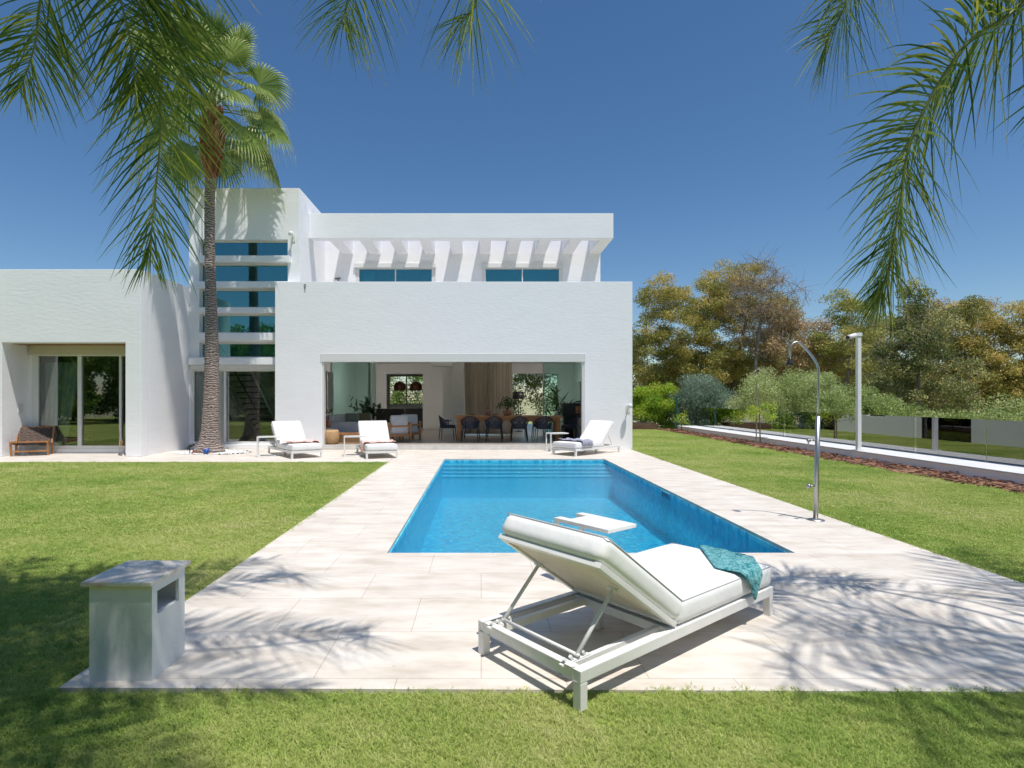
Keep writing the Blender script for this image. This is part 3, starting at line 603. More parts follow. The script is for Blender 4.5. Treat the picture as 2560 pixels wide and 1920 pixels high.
m.box(PX(905,22),PX(1010,22),22,22.6,FZ,FZ+.95); m.build('x', steeld).name = 'sideboard'; tag(bpy.data.objects['sideboard'], 'dark sideboard at the back of the living room', 'sideboard')
kt = thing('kitchen_counter', 'dark kitchen counter with a pale worktop below the shuttered window', 'counter', (-3.8,28.4,FZ)); m = MB(); m.box(-5.4,-2.2,28.2,28.95,FZ,FZ+.9); m.build('cabinet', steeld, kt); m = MB(); m.box(-5.45,-2.15,28.15,28.97,FZ+.905,FZ+.94); m.build('worktop', inner, kt)
isl = thing('kitchen_island', 'black kitchen island glimpsed through the doorway', 'island', (-3.4,26.5,FZ)); m = MB(); m.box(-4.3,-2.75,26.2,27.0,FZ,FZ+.88); m.build('cabinet', steeld, isl); m = MB(); m.box(-4.35,-2.7,26.15,27.05,FZ+.885,FZ+.92); m.build('worktop', noisy('grey_top', (.3,.3,.29), (.36,.36,.35), 5, .3), isl)
m = MB(); n_ = 12; cx = (kw[0]+kw[1])/2
sh = thing('window_shutter', 'white slatted shutter in the kitchen window', 'shutter', (cx,YKK-.02,kw[2]))
m.wall(kw[0],kw[1],kw[2],kw[3],YKK+.04,YKK+.09,[(kw[0]+.05,cx-.03,kw[2]+.05,kw[3]-.05),(cx+.03,kw[1]-.05,kw[2]+.05,kw[3]-.05)]); m.build('frame', alu, sh)
m = MB()
for k in range(n_):
    z = kw[2]+.08+(kw[3]-kw[2]-.14)*k/(n_-1)
    for a, b in ((kw[0]+.05,cx-.03),(cx+.03,kw[1]-.05)): m.box(a,b,YKK+.03,YKK+.10,z-.008,z+.008)
m.build('slats', alu, sh)
for i, x in enumerate((999.5,1040)):
    yk = 26.6; c = P(x,966,yk); t = thing('pendant_lamp', ('left','right')[i]+' of two amber dome pendant lamps hanging in the kitchen', 'pendant lamp', (c.x,yk,3.05), 'amber pendant lamps in the kitchen')
    m = MB(); m.lathe([(.27,-.2),(.30,-.05),(.26,.10),(.14,.20),(.03,.24)], (c.x,yk,c.z), 20, cap=False); m.build('lamp_shade', mat('amber_shade', (.14,.05,.03), .3), t, True)
    m = MB(); m.tube([(c.x,yk,c.z+.2),(c.x,yk,3.05)], .008, 5); m.build('cord', darkm, t)
    bm_ = mat('bulb', (1,.8,.5), .3); bb = bm_.node_tree.nodes['Principled BSDF']; bb.inputs['Emission Color'].default_value = (1,.75,.45,1); bb.inputs['Emission Strength'].default_value = 12
    m = MB(); m.lathe([(.005,-.04),(.035,-.015),(.035,.015),(.005,.04)], (c.x,yk,c.z), 10); m.build('bulb', bm_, t, True)
t = thing('floor_lamp', 'floor lamp with a big black shade in front of the garden window', 'floor lamp', (PX(1296,23),23,FZ)); lx = PX(1296,23)
m = MB(); m.tube([(lx,23,FZ),(lx,23,1.6)], .015, 6); m.build('pole', darkm, t); m = MB(); m.lathe([(.24,0),(.26,.05),(.20,.30)], (lx,23,1.48), 18); m.build('lamp_shade', darkm, t, True); m = MB(); m.lathe([(.17,0),(.17,.02)], (lx,23,FZ), 16); m.build('base', darkm, t)
t = thing('console_cabinet', 'black cabinet with a colourful painting leaning below it behind the right glass panel', 'cabinet', (3.1,18.6,FZ))
m = MB(); m.box(PX(1408,18.9),PX(1470,18.9),18.9,19.3,FZ+.75,FZ+1.2); m.build('body', darkm, t); m = MB(); m.box(PX(1440,18.8),PX(1452,18.8),18.87,18.89,FZ+.85,FZ+1.1); m.build('shelf_front', noisy('amber_things', (.08,.03,.02), (.5,.25,.12), 12, .5), t); m = MB(); m.box(PX(1412,18.9),PX(1470,18.9),18.95,19.3,FZ,FZ+.75); m.build('base', steeld, t)
m = MB(); m.box(PX(1434,18.7),PX(1462,18.7),18.68,18.72,FZ+.02,FZ+.72); tag(m.build('painting', noisy('abstract_colours', (.02,.16,.3), (.6,.42,.25), 5, .5, stretch=(4,1,1), p0=.4, p1=.6)), 'blue and ochre painting leaning on the floor behind the right glass panel', 'painting')
for i, x in enumerate((3.1,)):
    pass
lamp_m = mat('lit_opal_glass', (.8,.8,.78), .4); lb_ = lamp_m.node_tree.nodes['Principled BSDF']; lb_.inputs['Emission Color'].default_value = (1,.95,.88,1); lb_.inputs['Emission Strength'].default_value = 60
for i, (x, yy) in enumerate(((-3.8,22.0),(2.67,22.0))):
    m = MB(); m.lathe([(.18,-.10),(.20,-.03),(.10,0)], (x,yy,3.07), 18); tag(m.build('ceiling_lamp', lamp_m, None, True), ('round white ceiling lamp over the left half of the living room','round white ceiling lamp over the right half of the living room')[i], 'ceiling lamp')
t = thing('curtain_rail', 'x', 'rail'); bpy.data.objects.remove(t)

# ------------------------------------------------------------------ loungers
def lounger(theta, name='sun_lounger'):
    t = thing(name, 'x', 'sun lounger'); Lx, W, fz = 1.97, .80, .195; hx = .80; w = .05
    m = MB()
    m.box(0,Lx,0,w,fz-.06,fz); m.box(0,Lx,W-w,W,fz-.06,fz); m.box(0,w,w,W-w,fz-.06,fz); m.box(Lx-w,Lx,w,W-w,fz-.06,fz)
    m.build('frame', lacq, t, bevel=.004)
    m = MB(); m.box(hx-.02,hx+.03,w,W-w,fz-.055,fz-.005); m.box(w,hx-.02,.10,.13,fz-.055,fz-.01); m.box(w,hx-.02,W-.13,W-.10,fz-.055,fz-.01); m.box(hx+.03,Lx-w,w+.002,W-w-.002,fz-.03,fz-.012); m.build('inner_frame', lacq, t, bevel=.003)
    for x, y in ((0,0),(0,W-w),(Lx-w,0),(Lx-w,W-w),(hx+.02,.17),(hx+.02,W-.17-w)):
        m = MB(); m.box(x,x+w,y,y+w,0,fz-.061); m.build('leg', lacq, t, bevel=.004)
    ct_, st_ = math.cos(theta), math.sin(theta); LB = .80
    def bp(d, y, n=0): return Vector((hx-d*ct_+n*st_, y, fz+.005+d*st_+n*ct_))    # d along the back, n off it
    m = MB()
    for y in (.03, W-.03): m.bar(bp(0,y,.015), bp(LB,y,.015), .045, .03, up=(st_,0,ct_))
    m.bar(bp(LB-.02,.052,.015), bp(LB-.02,W-.052,.015), .04, .03, up=(st_,0,ct_)); m.bar(bp(.03,.052,.015), bp(.03,W-.052,.015), .04, .03, up=(st_,0,ct_)); m.build('backrest_frame', lacq, t, bevel=.003)
    m = MB(); m.bar(bp(.05,W/2,.018), bp(LB-.04,W/2,.018), W-.10, .008, up=(st_,0,ct_)); m.build('sling', noisy('beige_sling', (.66,.60,.50), (.74,.68,.58), 30, .8), t)
    sd = .50; foot = max(.10, hx-sd*ct_-math.sqrt(max(.01, .42**2-(sd*st_)**2)))
    for y in (.115, W-.115):
        m = MB(); a = bp(sd, y, -.01); b = Vector((foot, y, fz+.012)); m.tube([a, b], .011, 8); m.tube([a+Vector((0,-.03,0)), a+Vector((0,.03,0))], .013, 8); m.build('strut', steel if False else lacq, t, True)
        m = MB()
        for k in range(4): m.bar((foot-.075+k*.045,y,fz-.008),(foot-.095+k*.045,y,fz+.020),.016,.014)
        m.box(foot-.12,foot+.09,y-.012,y+.012,fz-.012,fz-.003)
        m.build('ratchet', lacq, t)
    m = MB(); m.tube([(foot,.10,fz+.012),(foot,W-.10,fz+.012)], .010, 8); m.build('crossbar', lacq, t, True)
    T = .145
    def wob(p): return Vector((p.x, p.y, p.z+.003*math.sin(9*p.x+3*p.y)*math.sin(7*p.y)))
    m = MB(); m.rbox(((hx+Lx)/2+.005,W/2,fz+T/2+.004),((Lx-hx)/2+.005,W/2-.004,T/2),.038,26,18,6,.012,wob); mt1 = m.build('mattress', fabric, t, True, weld=True)
    Tb = T*ct_*1.14; half = (LB+.03)/2
    def back(p):                                   # p.x in [0,2half] from hinge, p.z thickness
        k = (p.z)/Tb; d = p.x; sh = (1-min(1, d/.25))*0
        q = bp(d-(k*Tb*math.tan(theta))*(1-min(1, d/(2*half)))*1.0, p.y, p.z+.03); return q
    m = MB(); m.rbox((half,W/2,Tb/2),(half,W/2-.004,Tb/2),.048,28,20,8,.02,back); mt2 = m.build('back_mattress', fabric, t, True, weld=True)
    def pip(hc, hh, z, fn, nm, par):
        pts = []; r = .02
        for (sx, sy) in ((1,1),(-1,1),(-1,-1),(1,-1),(1,1)): pts.append((hc[0]+sx*(hh[0]-.010), hc[1]+sy*(hh[1]-.010), z))
        m = MB()
        for i in range(4):
            a, b = Vector(pts[i]), Vector(pts[i+1]); m.tube([fn(a+(b-a)*k/12) for k in range(13)], .0042, 5)
        m.build(nm, pipem, par, True)
    pip(((hx+Lx)/2+.005,W/2),((Lx-hx)/2+.005,W/2-.004),fz+T-.006,lambda p: Vector(p),'piping',mt1)
    pip((half,W/2),(half,W/2-.004),Tb-.009,back,'piping',mt2)
    t['Lx'] = Lx; return t
def place_dir(o, origin, ud):                          # origin = corner of local (0,0); local x -> ud
    o.location = origin; o.rotation_euler = (0,0,math.atan2(ud[1], ud[0]))
near = lounger(R(35)); U = Vector((.788,.616,0)).normalized(); Vv = Vector((-U.y,U.x,0))
place_dir(near, Vector((.478,2.70,-.0))-U*.02-Vv*.02, U); near['label'] = 'large white sun lounger with teal throw in the foreground, seen from behind its raised back'
near['group'] = 'white sun loungers round the pool'
def far(footL, headdir, lab, proto=None):              # footL = foot corner (left as one lies), local x runs head->foot
    o = proto or lounger(R(46)); 
    hd = Vector((headdir[0],headdir[1],0)).normalized(); u = -hd; v = Vector((-u.y,u.x,0))
    o.rotation_euler = (0,0,math.atan2(u.y,u.x)); return o, u, v
pr = lounger(R(46))
def setl(o, corner, u, lab):
    u = Vector((u[0],u[1],0)).normalized(); v = Vector((-u.y,u.x,0)); o.location = corner; o.rotation_euler = (0,0,math.atan2(u.y,u.x)); o['label'] = lab; o['group'] = 'white sun loungers round the pool'; return u, v
# L1: foot-left (-4.66,13.82), head dir (-.64,.77) -> u (head->foot) = (.64,-.77); local +y = (.77,.64)
def corner(fl, u):
    u = Vector((u[0],u[1],0)).normalized(); return Vector((fl[0],fl[1],0))-u*1.97
u1 = (.60,-.80); setl(pr, corner((-4.68,13.80),u1), u1, 'white sun lounger with pink throw standing right of the tall palm')
u2 = (.33,-.945); l2 = copy_tree(pr); setl(l2, corner((-2.84,13.80),u2), u2, 'white sun lounger with pink throw in front of the left end of the wide opening')
u3 = (-.745,-.667); l3 = copy_tree(pr); c3 = Vector((1.9,15.0,0))-Vector((u3[0],u3[1],0)).normalized()*1.97
# local +y for u3 = (.667,-.745): foot corners (1.9,15.02) and (2.43,14.42) ; origin is the far side corner
setl(l3, c3, u3, 'white sun lounger with navy throw at the far right corner of the pool')

def throw(name, label, mt, u, org, s0, s1, y0, y1, topz, drop, side, fringe=False, skew=0):
    """cloth over the seat cushion: s along lounger, y across; hangs 'drop' over one long side"""
    u = Vector((u[0],u[1],0)).normalized(); v = Vector((-u.y,u.x,0)); org = Vector(org); W = .80
    def pos(a, b):                                  # a 0..1 along, b 0..1 across then over the edge
        s_ = s0+(s1-s0)*a+skew*b; span = (y1-y0); full = span+drop; d = b*full
        dz = .022*math.sin(14*a+5*b)+.016*math.sin(23*b+7*a)+.012*math.sin(9*a-12*b)
        if side < 0: y = y1-d
        else: y = y0+d
        lim0, lim1 = -.006, W+.006; z = topz+abs(dz)*.8+.004
        if y < lim0: z = topz-(lim0-y)*1.0; y = lim0-.008-abs(dz)*.8
        if y > lim1: z = topz-(y-lim1)*1.0; y = lim1+.008+abs(dz)*.8
        if z < topz-.004: s_ += 0
        return org+u*s_+v*y+Vector((0,0,z))
    m = MB(); m.grid(pos, 18, 40); o = m.build(name, mt, None, True)
    if fringe:
        m2 = MB()
        for k in range(16):
            p = pos(k/15, 1); m.tube
            m2.tube([p, p+Vector((.004,.0,-.03)), p+Vector((-.004,0,-.06))], .004, 4)
        b0 = len(m.v); 
        me2 = m2
        fr = me2.build('fringe', mt, o)
    sm = o.modifiers.new('thickness', 'SOLIDIFY'); sm.thickness = .006; sm.offset = 1
    return tag(o, label, 'throw')
zt = .195+.145+.018
# near throw: a folded teal scarf, pointed corner hanging over the near side
def near_throw():
    org = Vector(near.location); 
    def top(s_, y, z): return org+U*s_+Vv*y+Vector((0,0,z))
    # outline in (s,y) : band from the far side across to the near edge then a pointed drop
    def pos(a, b):
        # b: 0 far .. 1 near tip ; a: 0 head side .. 1 foot side
        if b < .62:
            q = b/.62
            if q < .75: k_ = q/.75; sL, yL = 1.985-.465*k_, .57-.39*k_
            else: k_ = (q-.75)/.25; sL, yL = 1.52+.02*k_, .18-.18*k_
            sR, yR = 1.985-.215*q, .15-.15*q
            s_ = sL+(sR-sL)*a; y = yL+(yR-yL)*a-.004*q; z = zt+.004+.006*abs(math.sin(10*a+5*q))+.005*abs(math.sin(4*a-8*q))
            return top(s_, y, z)
        q = (b-.62)/.38; sL = 1.54+.09*q; sR = 1.77-.10*q
        s_ = sL+(sR-sL)*a; drop_ = q*.17*(.75+.25*math.sin(math.pi*a))
        rip = .012*math.sin(13*a+2*q)
        return top(s_, -.010-.012*min(1,q*6)-abs(rip)*min(1,q*4), zt+.004-drop_-.01*min(1,q*5))
    m = MB(); m.grid(pos, 26, 48); o = m.build('throw', teal, None, True); sm = o.modifiers.new('thickness', 'SOLIDIFY'); sm.thickness = .006; sm.offset = 0
    tag(o, 'teal patterned throw draped over the foot of the foreground lounger', 'throw')
near_throw()
throw('throw', 'pink throw draped over the lounger next to the palm', pink, u1, pr.location, 1.18, 1.66, .0, .8, zt+.020, .17, 1, True)
throw('throw', 'pink tasselled throw draped over the lounger before the wide opening', pink, u2, l2.location, 1.16, 1.66, -.0, .8, zt+.020, .20, -1, True)
throw('throw', 'navy patterned throw draped over the lounger right of the opening', navy, u3, l3.location, 1.28, 1.72, .0, .8, zt+.020, .12, 1, True)
# side tables (C-shaped)
def side_table():
    t = thing('side_table', 'x', 'side table'); h = .52; w = .03; L_ = .56; B = .34
    for y in (0, B-w):
        m = MB(); m.box(0,w,y,y+w,w,h-w); m.build('post', lacq, t, bevel=.003)
        m = MB(); m.box(0,L_*.8,y,y+w,0,w-.001); m.build('runner', lacq, t, bevel=.003)
    m = MB(); m.box(0,.12,0,w*2.6,h-w+.001,h); m.box(0,.12,B-w*2.6,B,h-w+.001,h); m.box(.12,L_,0,B,h-w+.001,h); m.build('tabletop', lacq, t, bevel=.003)
    m = MB(); m.box(L_*.8-w,L_*.8,w+.001,B-w-.001,.002,w-.003); m.build('base_bar', lacq, t)
    return t
s0 = side_table()
tabs = [(Vector((.478,2.70,0))+U*1.45+Vv*1.33-Vector((.20,.03,0)), -Vv, 'white side table beyond the foreground lounger, by the near edge of the pool'),
 (Vector((-5.72,14.26,0)), Vector((.96,.28,0)), 'white C-shaped side table left of the lounger by the palm'), (Vector((-3.54,14.42,0)), Vector((.97,.22,0)), 'white C-shaped side table between the two left loungers'),
 (Vector((1.95,15.75,0)), Vector((.96,.3,0)), 'white C-shaped side table behind the right-hand lounger')]
for i, (p, d, lb) in enumerate(tabs):
    o = s0 if i == 0 else copy_tree(s0); o.location = p; o.rotation_euler = (0,0,math.atan2(d.y,d.x)); o['label'] = lb; o['group'] = 'white side tables beside the loungers'

# porch chairs
def porch_chair():
    t = thing('lounge_chair', 'x', 'chair')
    def weave(u0, u1, nx, ny, nm, o, a, b):
        m = MB()
        for i in range(nx):
            c = o+a*((i+.5)/nx); hw = a*(.36/nx); lift = a.cross(b).normalized()*.006
            k = 10
            for j in range(k):
                q0 = c+b*(j/k); q1 = c+b*((j+1)/k); s_ = 1 if (i+j)%2 else -1
                m.add([q0-hw+lift*s_, q0+hw+lift*s_, q1+hw+lift*s_, q1-hw+lift*s_], [(0,1,2,3)])
        for i in range(ny):
            c = o+b*((i+.5)/ny); hw = b*(.36/ny); m.add([c-hw, c-hw+a, c+hw+a, c+hw], [(0,1,2,3)])
        return m.build(nm, noisy('woven_leather', (.07,.045,.035), (.13,.085,.06), 30, .6), t)
    weave(0,1,9,5,'seat',Vector((-.34,-.30,.34)),Vector((.68,0,0)),Vector((0,.60,-.08)))
    weave(0,1,9,6,'backrest',Vector((-.34,.26,.30)),Vector((.68,0,0)),Vector((0,.30,.42)))
    for s_ in (-1,1):
        x = s_*.37; m = MB(); m.bar((x,-.34,.36),(x,.32,.27),.04,.05); m.bar((x,.24,.27),(x,.58,.74),.04,.05); m.build('side_frame', wood, t, bevel=.006)
        m = MB(); m.bar((x,-.30,.35),(x,-.22,0),.045,.045); m.build('leg', wood, t); m = MB(); m.bar((x,.30,.30),(x,.36,0),.045,.045); m.build('leg', wood, t)
    m = MB(); m.bar((-.37,-.31,.37),(.37,-.31,.37),.05,.04); m.bar((-.37,-.25,.12),(.37,-.25,.12),.04,.04); m.bar((-.37,.57,.72),(.37,.57,.72),.035,.035); m.build('rail', wood, t)
    return t
pc = porch_chair(); pc.location = (-11.86,14.78,0); pc.scale = (1.05,.7,1); pc['label'] = 'brown woven leather chair with wooden frame facing out of the porch'
pc.rotation_euler = (0,0,.42)
pc2 = copy_tree(pc); pc2.location = (-9.55,14.86,0); pc2.rotation_euler = (0,0,2.14); pc2.scale = (.8,.10,1.02); pc2['label'] = 'wooden chair frame seen edge-on against the right side of the porch'
ic = porch_chair(); ic.location = (PX(172,16.4),16.6,.12); ic.rotation_euler = (0,0,1.2); ic['label'] = 'dark lounge chair in profile behind the porch glass'
for o in (pc,pc2,ic): o['group'] = 'woven lounge chairs at the porch'

# ------------------------------------------------------------------ pedestal
pd = thing('utility_pedestal', 'white rendered pedestal with stone cap and side niche on the paving corner', 'pedestal', (-1.91,3.13,0))
px0, px1, py0, py1 = -2.08, -1.747, 2.972, 3.30; pz = .508
pst = noisy('weathered_render', (.76,.78,.77), (.84,.85,.84), 3.5, .85, .25, 40, bdist=.006)
m = MB(); m.wall(py0,py1,0,pz,px1-.02,px1,[(3.02,3.236,.335,.462)],axis='y'); m.box(px0,px1-.02,py0,py0+.02,0,pz); m.box(px0,px1-.02,py1-.02,py1,0,pz); m.box(px0,px0+.02,py0+.02,py1-.02,0,pz); m.box(px0+.02,px1-.02,py0+.02,py1-.02,.30,.335)
m.build('body', pst, pd, weld=True)
m = MB(); m.box(px0-.03,px1+.012,py0-.028,py1+.05,pz+.001,pz+.024); m.build('cap', noisy('stone_cap', (.55,.42,.33), (.82,.76,.69), 6, .7, .5, 40, p0=.35, p1=.55, bdist=.01), pd, bevel=.004)

# ------------------------------------------------------------------ shower, camera mast
SX, SY = 4.12, 6.9
sw = thing('garden_shower', 'stainless steel outdoor shower with curved arm at the edge of the paving', 'shower', (SX,SY,0)); k = SY/F
m = MB(); m.lathe([(.10,0),(.10,.008),(.04,.02)], (SX,SY,.0), 20); m.build('base_plate', steel, sw, True)
top = PX(2052,SY); m = MB(); m.tube([(SX,SY,.01),(SX+.03,SY,1.28)], .028, 14); m.build('post', steel, sw, True)
hx_ = PX(1975,SY); pts = [(SX+.03,SY,1.28),(SX+.035,SY,1.6),(SX+.035,SY,1.86),(SX+.02,SY,1.92),(PX(2030,SY),SY,PZ(890,SY)),(PX(2010,SY),SY,PZ(866,SY)),(PX(1999,SY),SY,PZ(857,SY)),(PX(1990,SY),SY,PZ(855,SY)),(PX(1982,SY),SY,PZ(859,SY)),(hx_,SY,PZ(868,SY)),(hx_,SY,PZ(893,SY))]
m = MB(); m.tube(pts, .0145, 12); m.build('arm', steel, sw, True)
m = MB(); m.lathe([(.045,-.075),(.04,-.05),(.02,-.01),(.016,.02)], (hx_,SY,PZ(897,SY)), 14); m.build('shower_head', darkm, sw, True)
for z, r_ in ((PZ(1101,SY),.018),(PZ(1215,SY),.028)):
    m = MB(); m.tube([(SX,SY,z),(SX-.09,SY-.01,z)], .011, 8); m.tube([(SX-.08,SY-.02,z),(SX-.115,SY-.02,z+.004)], r_, 12); m.tube([(SX-.10,SY-.02,z),(SX-.10,SY-.02,z-.04)], .009, 8); m.build('tap', steel, sw, True)
# low wall, glass fence, mast
lw = thing('low_wall', 'long low white wall with a broad cap below the glass fence', 'wall', (9.9,15,0)); m = MB(); m.box(9.4,10.5,-10,26.8,-.7,.17); m.build('body', stucco, lw)
m = MB(); m.box(9.375,10.53,-10,26.82,.172,.195); m.build('cap', noisy('cap_paint', (.62,.63,.64), (.70,.71,.72), 3, .7), lw, bevel=.004)
gf = thing('glass_fence', 'frameless glass fence standing on the low white wall', 'fence', (10.5,15,.195)); y = -2.0
while y < 34:
    m = MB(); m.box(10.44,10.452,y,y+1.92,.196,1.06); m.build('glass_panel', glassf, gf); y += 1.94
MY = 14.07; mx = PX(2146,MY)
mast = thing('camera_mast', 'tall white pole with a security camera, standing on the low wall', 'mast', (mx,MY,.195)); m = MB(); m.box(mx-.047,mx+.047,MY-.047,MY+.047,.21,PZ(842,MY)); m.build('pole', lacq, mast, bevel=.012)
m = MB(); m.box(mx-.09,mx+.09,MY-.09,MY+.09,.196,.21); m.build('base_plate', lacq, mast)
m = MB(); c = Vector((mx,MY,PZ(838,MY))); m.box(mx-.06,mx+.06,MY-.06,MY+.06,c.z-.03,c.z+.06); m.tube([c+Vector((0,0,.03)),c+Vector((-.20,-.02,.0))], .022, 8); m.build('bracket', lacq, mast)
m = MB(); m.tube([c+Vector((-.10,-.03,.0)),c+Vector((-.34,-.12,-.07))], .055, 14); cm = m.build('camera_body', lacq, mast, True)
m = MB(); m.tube([c+Vector((-.338,-.119,-.069)),c+Vector((-.36,-.127,-.075))], .048, 14); m.build('lens', darkm, cm)
# mulch bed
m = MB()
def mul(u, v):
    Yv = -2+u*29; x = 8.5+v*.9+.10*math.sin(Yv*2.1)*(1-v)+.06*math.sin(Yv*5.3+1)*(1-v)
    return (x, Yv, -.028+.06*math.sin(math.pi*min(1,v*1.2+.05))*(.6+.4*math.sin(Yv*3.3+v*4))+random.uniform(0,.03)*(v>.05))
m.grid(mul, 260, 8); 
for i in range(2600):
    Yv = random.uniform(2,27); x = random.uniform(8.45,9.37); l = random.uniform(.04,.16); a = random.uniform(0,3.14); p = Vector((x,Yv,random.uniform(.0,.055)))
    d = Vector((math.cos(a),math.sin(a),random.uniform(-.2,.2)))*l; m.bar(p-d/2,p+d/2,random.uniform(.015,.05),random.uniform(.008,.02))
tag(m.build('bark_mulch', noisy('bark_mulch', (.11,.05,.03), (.36,.19,.12), 9, .9, .6, 30)), 'reddish brown bark mulch strip along the low wall', 'mulch', kind='stuff')
# timber planter
pb = thing('timber_planter', 'low brown timber planter behind the right corner of the house', 'planter', (PX(1612,27),27.4,0)); m = MB(); m.box(PX(1560,27),PX(1646,27),27.0,28.6,-.05,.26); m.build('box', timber, pb, bevel=.01); m = MB(); m.box(PX(1560,27)+.1,PX(1646,27)-.1,27.1,28.5,.262,.29); m.build('soil', mat('soil', (.06,.04,.03), .95), pb)
m = MB(); fx = PX(1692,27.2); m.tube([(fx,27.2,-.1),(fx,27.2,1.62)], .045, 8); tag(m.build('fence_post', mat('green_paint', (.01,.09,.07), .5)), 'dark green steel post at the far end of the low wall', 'post')

# ------------------------------------------------------------------ vegetation
def tree(name, label, cat, base, clusters, leafsize, nleaf, spread, lm, bm_, tr=.12, tint=(.1,.9), droop=.3, lean=(0,0), group=None, sub=.0, twigs=0, fork=.35):
    base = Vector(base); t = thing(name, label, cat, base, group); cl = sorted([Vector(c) for c in clusters], key=lambda c: (c-base).length)
    top = sum(cl, Vector())/len(cl); nodes = []; K = 8
    for i in range(K+1):
        f = i/K; p = base.lerp(Vector((top.x,top.y,base.z+(top.z-base.z)*1.0)), f)+Vector((math.sin(f*5+base.x)*.12*f, math.cos(f*4)*.1*f, 0)); nodes.append((p, tr*(1-.6*f)))
    m = MB(); m.tube([n[0] for n in nodes], [n[1] for n in nodes], 8)
    live = [n for i, n in enumerate(nodes) if i/K >= fork]
    for c in cl:
        best = min(live, key=lambda n: (n[0]-c).length+max(0, n[0].z-c.z+.3)*2.5); p0, r0 = best; L_ = (c-p0).length
        mid = p0.lerp(c, .5)+Vector((random.uniform(-.12,.12)*L_, random.uniform(-.12,.12)*L_, random.uniform(-.02,.12)*L_)); r1 = max(.012, min(r0*.6, .035+L_*.012))
        m.tube([p0, mid, c], [r1, r1*.7, r1*.4], 5, False); live.append((mid, r1*.7)); live.append((c, r1*.5))
        for q in range(twigs):
            e_ = c+Vector(rng.normal(size=3))*Vector(spread).length*.45; m.tube([c, c.lerp(e_,.5)+Vector((0,0,.05)), e_], [.012,.008,.003], 3, False)
    m.build('trunk', bm_, t)
    V, Q, tt = leaves(cl, int(nleaf*2.1), (leafsize[0]*.85,leafsize[1]*1.0), [q_*(.78 if cat == 'tree' else 1) for q_ in spread], tint=tint, droop=droop); npmesh('crown', V, Q, lm, t, tt)
    return t
def ell(c, r, n, shell=.35, zmin=None):                # cluster centres in an ellipsoid, denser towards its skin
    out = []
    while len(out) < n:
        d = rng.normal(size=3); d /= np.linalg.norm(d); q = (shell+(1-shell)*rng.uniform()**.5); p = np.array(c)+d*np.array(r)*q
        if zmin is None or p[2] > zmin: out.append(p)
    return out
olive = leafmat('olive_brown_leaf', [(0,(.13,.16,.035)),(.5,(.38,.35,.075)),(1,(.66,.50,.16))], .35)
oliveg = leafmat('olive_green_leaf', [(0,(.16,.20,.045)),(.5,(.34,.37,.08)),(1,(.54,.48,.14))], .35)
rusty = leafmat('rusty_leaf', [(0,(.34,.26,.11)),(1,(.60,.42,.22))], .3)
dark = leafmat('dark_leaf', [(0,(.07,.10,.03)),(.5,(.20,.23,.07)),(1,(.50,.46,.18))], .3)
bright = leafmat('bright_leaf', [(0,(.11,.24,.02)),(.5,(.30,.46,.035)),(1,(.52,.60,.06))], .45)
bluish = leafmat('blue_green_leaf', [(0,(.12,.20,.13)),(1,(.32,.42,.32))], .3)
sage = leafmat('sage_leaf', [(0,(.20,.28,.07)),(.5,(.36,.44,.14)),(1,(.55,.60,.28))], .35)
hedge = leafmat('hedge_leaf', [(0,(.08,.17,.02)),(.5,(.22,.36,.05)),(1,(.46,.56,.14))], .45)
def crown_px(lst, Y, n, dy=1.0):                       # ellipses in photo pixels (cx, cy, rx, ry) at depth Y
    out = []; area = sum(a[2]*a[3] for a in lst)
    for (cx, cy, rx, ry) in lst:
        c = P(cx, cy, Y); out += ell(c, (rx*Y/F, rx*Y/F*dy, ry*Y/F), max(3, int(n*rx*ry/area)))
    return out
G = 'trees beyond the glass fence'
tree('tree', 'broad olive brown tree right behind the corner of the house', 'tree', (PX(1700,33),33,-.7), crown_px([(1650,740,65,50),(1690,820,110,90),(1760,760,70,60),(1740,900,110,70),(1640,900,80,70)],33,230), (.20,.05), 110, (.75,.75,.42), olive, bark, .22, droop=.4, group=G)
tree('tree', 'tall tree with round olive crown and brownish top, second from the house', 'tree', (PX(1815,34),34,-.7), crown_px([(1800,700,60,45),(1830,770,60,50),(1870,690,60,40),(1900,800,90,70),(1850,900,100,60)],34,170), (.20,.05), 95, (.8,.8,.42), olive, bark, .2, tint=(.2,1), group=G)
tree('tree', 'tall thin-leaved tree with bare reddish twigs against the sky', 'tree', (PX(1880,31),31,-.7), crown_px([(1900,690,70,50),(1935,760,75,60),(1900,840,60,50),(1870,760,50,70)],31,110), (.14,.025), 16, (.8,.8,.6), rusty, palebark, .15, group=G, twigs=9)
tree('tree', 'rust coloured bushy tree behind the shower', 'tree', (PX(1985,31),31,-.7), crown_px([(1975,880,80,70),(2030,920,70,60),(1950,800,50,45),(2010,830,60,40)],31,130), (.18,.05), 80, (.7,.7,.5), rusty, bark, .16, tint=(0,.8), group=G)
tree('tree', 'open yellowish green tree with visible branches left of the camera pole', 'tree', (PX(2090,29),29,-.7), crown_px([(2100,760,40,28),(2140,790,60,40),(2085,850,50,40),(2190,830,60,45),(2130,900,80,60)],29,120), (.17,.05), 70, (.6,.6,.38), oliveg, palebark, .15, tint=(.4,1), group=G)
tree('tree', 'dark small-leaved tree rising just right of the camera pole', 'tree', (PX(2290,25),25,-.7), crown_px([(2285,745,35,45),(2310,820,75,60),(2260,880,80,70),(2320,960,110,80)],25,170), (.13,.05), 90, (.5,.5,.4), dark, palebark, .13, tint=(.2,1), group=G, twigs=2)
